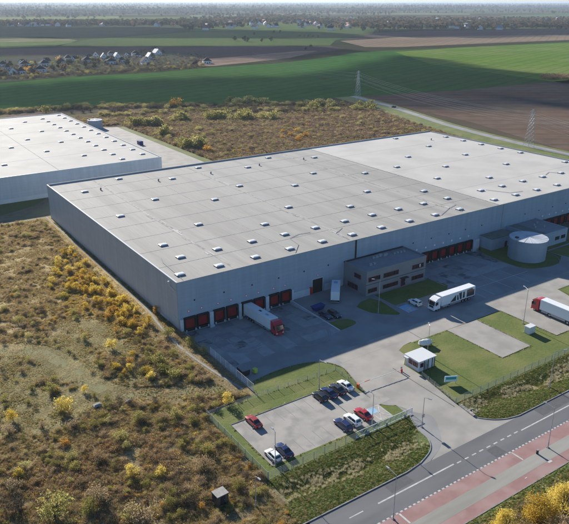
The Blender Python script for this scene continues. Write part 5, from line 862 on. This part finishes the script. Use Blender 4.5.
def house(name, label, x, y, rz, w_=9, d=11, h=3.6, rh=4.2, hip=False, rm='roofdark', wm='render_w', group='village houses beyond the green field', detail=True):
    e = thing(name, label, 'house', (x, y, 0), rz, group); wl, rf = house_mesh(w_, d, h, rh, hip); wl.build('wall', MT[wm], e); r_ = rf.build('roof', MT[rm], e)
    if detail:
        MB().box(w_ * .18, w_ * .18 + .8, -.4, .4, h + rh * .4, h + rh + .9).build('chimney', MT['roofred'], r_)
        for s_ in (-1, 1):
            for k in (-.28, .28): MB().box(s_ * w_ / 2 - .04, s_ * w_ / 2 + .04, k * d - .8, k * d + .8, 1, 2.5).build('window', MT['glass'], e)
        for k in (-.26, .26): MB().box(k * w_ - .7, k * w_ + .7, -d / 2 - .06, -d / 2 + .06, 1, 2.5).build('window', MT['glass'], e)
        if not hip: MB().box(-.6, .6, -d / 2 - .06, -d / 2 + .06, h + .4, h + 1.7).build('window', MT['glass'], e)
        MB().box(-.5, .5, -d / 2 - .05, -d / 2 + .05, -.1, 2.1).build('door', MT['dark'], e)
    return e
HS = [(4, 67, 13, 10, 1, 'roofdark', 'dark-hipped bungalow at the left picture edge of the village'), (14, 75, 9, 9, 0, 'roofdark', 'white gabled house lowest in the village at the left'), (25, 66.5, 12, 10, 1, 'roofdark', 'dark-hipped bungalow behind the lowest white gable'), (21, 74, 10, 9, 1, 'roofdark', 'dark-roofed house right of the lowest white gable'), (44, 66, 12, 11, 1, 'roofdark', 'dark-hipped bungalow right of centre in the left village cluster'), (41, 72, 13, 10, 1, 'roofdark', 'long dark-roofed house at the field edge in the left cluster'),
      (61, 62, 9, 12, 0, 'roofdark', 'white steep-gabled house with bright front between the village clusters'), (68, 60.5, 10, 9, 1, 'roofdark', 'small dark-roofed house behind the bright gabled one'), (87, 62.5, 14, 9, 1, 'roofdark', 'wide white house with long dark roof at village middle'), (96, 57.5, 9, 9, 0, 'roofdark', 'dark gabled house behind the wide white one'), (104, 59.5, 9, 9, 0, 'rooflight', 'house with pale shining roof right of village middle'), (111, 64, 15, 9, 1, 'roofdark', 'long dark bungalow at the field edge right of village middle'), (117, 59, 9, 9, 0, 'rooflight', 'second house with shining roof slope, behind the long dark bungalow'), (122, 62.5, 10, 8, 1, 'roofdark', 'small dark bungalow right of the long one'),
      (136, 55.5, 13, 9, 1, 'roofdark', 'dark-roofed house farthest back at the right of the village'), (145, 64, 10, 13, 0, 'roofdark', 'white house with twin gables at the right end field edge'), (150, 59, 9, 12, 0, 'rooflight', 'white house with pale roof behind the twin-gabled one'), (157, 55, 11, 12, 0, 'rooflight', 'tall white house highest at the right end of the village'), (207, 63.5, 11, 10, 1, 'roofdark', 'lone white bungalow with dark hipped roof right of the village')]
for i, (px, py, w_, d, hip, rm, lab) in enumerate(HS):
    x, y = at(px, py); house('house', lab, x, y, R(-25 + (i * 37) % 30), w_ * 1.02, d * 1.02, 3.8, 4.4 if hip else 5.4, bool(hip), rm)
for i in range(60):
    t_ = rr.random(); x, y = at(165 * t_, 77 - 17 * t_ + rr.uniform(-9, 3)); plant(PFAR[rr.choice(['far', 'far', 'faramber'])], 'garden_tree', 'dark garden tree between the houses of the village', 'tree', x, y, rr.uniform(.4, .8), 'dark garden trees in the village')
for px, py, k, sc in ((60, 62.5, 'amber', 1.6), (29, 73, 'amber', 1.5), (33, 65, 'willow', 1.1), (52, 65, 'willow', 1.0), (78, 63, 'willow', 1.2), (77, 66.5, 'willow', .8), (92, 60, 'willow', 1.0), (128, 62, 'willow', .9), (100, 62, 'willow', .9), (131, 65, 'willow', .8)):
    x, y = at(px, py); plant(PFAR[k], 'garden_tree', 'small autumn garden tree among the village houses', 'tree', x, y, sc, 'garden trees in the village')
for i in range(12):
    t_ = (i + rr.random() * .6) / 12; x, y = at(4 + 158 * t_, 75 - 17 * t_ + rr.uniform(-8.5, .5)); house('house', 'small dark-roofed village house half hidden between gardens and larger houses', x, y, R(rr.uniform(-60, 40)), 8, 9, 3.2, 3.8, i % 2 == 0)
# far houses among the trees
hm = {k: house_mesh(*a) for k, a in (('a', (11, 13, 5, 4.5, False)), ('b', (12, 12, 4.5, 4, True)), ('c', (24, 14, 8, 1.5, True)))}; fm = {}
for k, (wl, rf) in hm.items():
    for rm in ('roofred', 'roofdark', 'rooflight'): fm[k, rm] = (wl.mesh('wall', MT['render_w']), rf.mesh('roof', MT[rm]))
for i in range(230):
    if i < 180: px = rr.uniform(190, 569); py = 27.5 - (px - 190) * .004 + rr.gauss(0, 1.6) - (rr.random() ** 2) * 8
    else: px = rr.uniform(0, 190); py = rr.choice([24.5, 25.5, 23]) + rr.gauss(0, .6)
    k, rm = rr.choice('aabbc' if i % 9 == 0 else 'aab'), rr.choice(['roofred', 'roofdark', 'roofdark', 'rooflight']); wl, rf = fm[k, rm]; x, y = at(px, py)
    e = thing('distant_house', 'tiny pale house among the trees of the distant town', 'house', (x, y, .3), rr.uniform(0, 3.1), 'houses of the distant town'); e.scale = (1.3,) * 3; put('wall', wl, e); put('roof', rf, e)
for px, py, w_, lab in ((389, 24.6, 60, 'long white hall at the edge of the distant town'), (466, 27, 45, 'pale hall at the right part of the distant town')):
    x, y = at(px, py); e = thing('distant_hall', lab, 'hall', (x, y, .3), R(-33)); wl, rf = house_mesh(20, w_, 9, 3, False); wl.build('wall', MT['render_w'], e); rf.build('roof', MT['rooflight'], e)
# woods
pts = []; ids = []
def belt(n, x0, x1, yf, sig, amber=.3, sc=(.8, 1.4)):
    for _ in range(n):
        px = rr.uniform(x0, x1); py = yf(px) + rr.gauss(0, sig)
        if py < 3.2: continue
        p = G(px, py)
        if py < 19 and fbm(p[0] / 900, p[1] / 900, 90) < .5: continue
        pts.append((p[0], p[1], .2, rr.uniform(*sc))); ids.append(rr.randrange(3) + (3 if rr.random() < amber else 0))
belt(1500, -10, 200, lambda u: 24.4 - u * .004, .9, .2); belt(1500, 180, 385, lambda u: 21.5 + 2.2 * math.sin(u * .04), 2.6, .35); belt(2000, 370, 575, lambda u: 24.5 - (u - 370) * .004, 2.4, .45); belt(800, 370, 575, lambda u: 19 - (u - 370) * .008, 1.0, .5); belt(900, 460, 575, lambda u: 26.3, .8, .4)
belt(1100, -10, 575, lambda u: 14.5 + 1.2 * math.sin(u * .03), 1.6, .25, (1, 1.6)); belt(1700, -10, 575, lambda u: 9.5 + 1.0 * math.sin(u * .021 + 1), 1.8, .2, (1.2, 2.0)); belt(2600, -10, 575, lambda u: 5.8, 1.3, .1, (1.6, 2.6)); belt(2500, -10, 575, lambda u: 4.0, .5, .0, (2, 3))
pts = np.array(pts); scatter('distant_woods', 'bands of autumn woodland and town trees reaching to the horizon', 'woods', pts[:, :3], ids, pts[:, 3], POOL_F)
for px, py, k, sc in ((235, 41, 'far', 1.0), (245, 41.5, 'far', 1.1), (247.5, 41.8, 'far', .9), (262, 42, 'far', .8), (271, 41.5, 'far', .95), (254, 35.5, 'far', .7), (274, 33.5, 'far', .7), (280, 33.3, 'far', .8), (300, 37, 'faramber', .6), (304, 37, 'faramber', .6), (308, 37.2, 'faramber', .55), (313, 37.5, 'faramber', .6), (318, 37.7, 'faramber', .6), (306, 50, 'far', .5), (311, 47.5, 'far', .5)):
    x, y = at(px, py); plant(PFAR[k], 'field_tree', 'dark tree standing in the far fields beyond the village', 'tree', x, y, sc, 'trees in the far fields')
P = []; 
for _ in range(260):
    p = G(rr.uniform(541, 572), rr.uniform(75.5, 79.5)); P.append((p[0], p[1], 0))
scatter('field_thicket', 'dark brown thicket in the bright green field at the right edge', 'thicket', P, [rr.choice([3, 4, 6]) for _ in P], [rr.uniform(2.5, 5) for _ in P], POOL_T)
P = []
for _ in range(1300):
    t_ = rr.random(); px = 0 + 205 * t_; py = np.interp(px, (0, 40, 90, 150, 205), (79, 77, 73, 69.5, 66)) + rr.gauss(0, .9) - (rr.uniform(0, 13) if rr.random() < .5 else 0); p = G(px, py); P.append((p[0], p[1], 0))
scatter('village_hedges', 'dark hedges and garden shrubs along the village edge', 'hedge', P, [rr.choice([4, 4, 11, 12, 11, 12, 15]) for _ in P], [rr.uniform(.7, 1.5) for _ in P], POOL_T)

# ------------------------------------------------------------------ pylons and wires
def pylon(label, x, y, h, rz):
    e = thing('power_pylon', label, 'pylon', (x, y, 0), rz, 'lattice pylons'); m = MB(); wd = lambda z: 1.9 * (1 - z / h) + .35; nz = 9; zs = [h * (k / nz) for k in range(nz + 1)]
    for k in range(nz):
        a_, b_ = zs[k], zs[k + 1]; wa, wb = wd(a_), wd(b_)
        ca = [(-wa, -wa, a_), (wa, -wa, a_), (wa, wa, a_), (-wa, wa, a_)]; cb = [(-wb, -wb, b_), (wb, -wb, b_), (wb, wb, b_), (-wb, wb, b_)]
        for i in range(4): j = (i + 1) % 4; m.tube(ca[i], cb[i], .075, n=4); m.tube(ca[i], cb[j], .04, n=4); m.tube(ca[j], cb[i], .04, n=4); m.tube(cb[i], cb[j], .04, n=4)
    m.build('tower', MT['steel'], e)
    for z, l in ((h * .72, 3.6), (h * .84, 2.8), (h * .95, 2.0)):
        c_ = MB()
        for s_ in (-1, 1): c_.tube((0, 0, z + .7), (s_ * l, 0, z), .09, n=4).tube((0, 0, z), (s_ * l, 0, z), .09, n=4).tube((s_ * l, 0, z), (s_ * l, 0, z - 1.0), .1, n=5)
        c_.build('crossarm', MT['steel'], e)
    return e
p1 = np.array(at(357.5, 100.5)); p2 = np.array((273.0, 98.5)); H1, H2 = 25., 22.; dv = (p2 - p1) / np.linalg.norm(p2 - p1); ang = math.atan2(dv[1], dv[0]) - math.pi / 2
pylon('lattice pylon at the field edge behind the scrubland', *p1, H1, ang); pylon('lattice pylon rising behind the pale end of the warehouse roof', *p2, H2, ang)
side = np.array([dv[1], -dv[0]]); p3 = p2 + dv * 230; p0 = p1 - dv * 260
for fr, l in ((.72, 3.6), (.84, 2.8), (.95, 2.0)):
    for s_ in (-1, 1):
        m = MB(); o_ = -side * l * s_
        for qa, qb, ha, hb in ((p1, p2, H1, H2), (p2, p3, H2, H2), (p0, p1, H1, H1)):
            pr = None
            for k in range(13):
                t_ = k / 12; q = qa + (qb - qa) * t_ + o_; z = (ha + (hb - ha) * t_) * fr - 1 - 4 * 4.0 * t_ * (1 - t_); c_ = (q[0], q[1], z)
                if pr: m.tube(pr, c_, .035, n=4)
                pr = c_
        tag(m.build('power_line', MT['steel']), '%s power line on the %s side of the lattice pylons' % ({.72: 'lowest', .84: 'middle', .95: 'topmost'}[fr], 'near' if s_ > 0 else 'far'), 'power line', 'power lines between the pylons')

# ------------------------------------------------------------------ clouds that shade the far fields (high above, towards the sun)
def cloud(shadow_px, alt, seed, z=0.0):
    P = np.array(GP(shadow_px)); sh = np.array([SUNV.x, SUNV.y]) / SUNV.z * alt; P = P + sh; mn, mxx = P.min(0), P.max(0); stp = max(14.0, float((mxx - mn).max()) / 110); g = np.random.default_rng(seed)
    X = np.arange(mn[0] - stp, mxx[0] + stp, stp); Y = np.arange(mn[1] - stp, mxx[1] + stp, stp); XX, YY = np.meshgrid(X, Y); wob = stp * 3.0
    qx = XX + (fbm(XX / (stp * 7), YY / (stp * 7), seed) - .5) * wob * 2; qy = YY + (fbm(XX / (stp * 7) + 40, YY / (stp * 7), seed + 3) - .5) * wob * 2; ins = np.zeros(XX.shape, bool); n = len(P)
    for i in range(n):
        x0, y0 = P[i]; x1, y1 = P[(i + 1) % n]; c_ = ((y0 > qy) != (y1 > qy)); ins ^= c_ & (qx < (x1 - x0) * (qy - y0) / (y1 - y0 + 1e-9) + x0)
    top = alt + 20 + 60 * fbm(XX / 90, YY / 90, seed + 5); m = MB(); id_ = {}
    def vid(j, i, k):
        if (j, i, k) not in id_: id_[j, i, k] = len(V_); V_.append((XX[j, i], YY[j, i], top[j, i] if k else alt - 6 * g.random()))
        return id_[j, i, k]
    V_ = []; Fs = []
    for j in range(len(Y) - 1):
        for i in range(len(X) - 1):
            if ins[j, i]:
                a_ = [(j, i), (j, i + 1), (j + 1, i + 1), (j + 1, i)]; Fs.append(tuple(vid(*q, 1) for q in a_)); Fs.append(tuple(vid(*q, 0) for q in a_[::-1]))
                for (dj, di), (q0, q1) in zip(((-1, 0), (0, 1), (1, 0), (0, -1)), ((0, 1), (1, 2), (2, 3), (3, 0))):
                    jj, ii = j + dj, i + di
                    if not (0 <= jj < ins.shape[0] and 0 <= ii < ins.shape[1]) or not ins[jj, ii]: Fs.append((vid(*a_[q0], 0), vid(*a_[q1], 0), vid(*a_[q1], 1), vid(*a_[q0], 1)))
    if Fs: m.add(V_, Fs); struct(m.build('cloud', MT['cloud']))
cloud([(-60, 87), (60, 84), (190, 80), (300, 75), (372, 61), (402, 55), (442, 66), (480, 69), (513, 77), (580, 87), (700, 98), (700, 124), (569, 108), (470, 94.5), (380, 94), (250, 95.5), (120, 95), (-60, 97)], 1000, 3)
cloud([(-60, 28), (140, 27), (250, 30), (335, 33), (345, 36), (140, 36), (-60, 37)], 1000, 9); cloud([(372, 30.5), (470, 29), (569, 28.4), (640, 28), (640, 31), (569, 33), (400, 36), (365, 35)], 1000, 12); cloud([(-60, 47), (140, 46.5), (300, 46.5), (345, 49), (250, 53), (180, 54), (140, 51), (-60, 52)], 1000, 15)
cloud([(-60, 10), (250, 8), (400, 7.5), (640, 6), (640, 9), (400, 10.5), (250, 12), (-60, 14)], 1000, 17)

# ------------------------------------------------------------------ haze
hz = MB().box(-60500, 60500, -60500, 60500, -3.0, 86).build('haze', None)
hz.data.materials.clear(); hm_ = bpy.data.materials.new('haze_air'); hm_.use_nodes = True; t = hm_.node_tree; t.nodes.clear(); pv = t.nodes.new('ShaderNodeVolumePrincipled'); pv.inputs['Color'].default_value = (.72, .84, 1.0, 1); pv.inputs['Density'].default_value = 5.5e-5; pv.inputs['Anisotropy'].default_value = .3
om = t.nodes.new('ShaderNodeOutputMaterial'); t.links.new(pv.outputs[0], om.inputs['Volume']); hz.data.materials.append(hm_); struct(hz, 'stuff'); hz['label'] = 'thin bluish autumn haze over the whole landscape'; hz['category'] = 'haze'
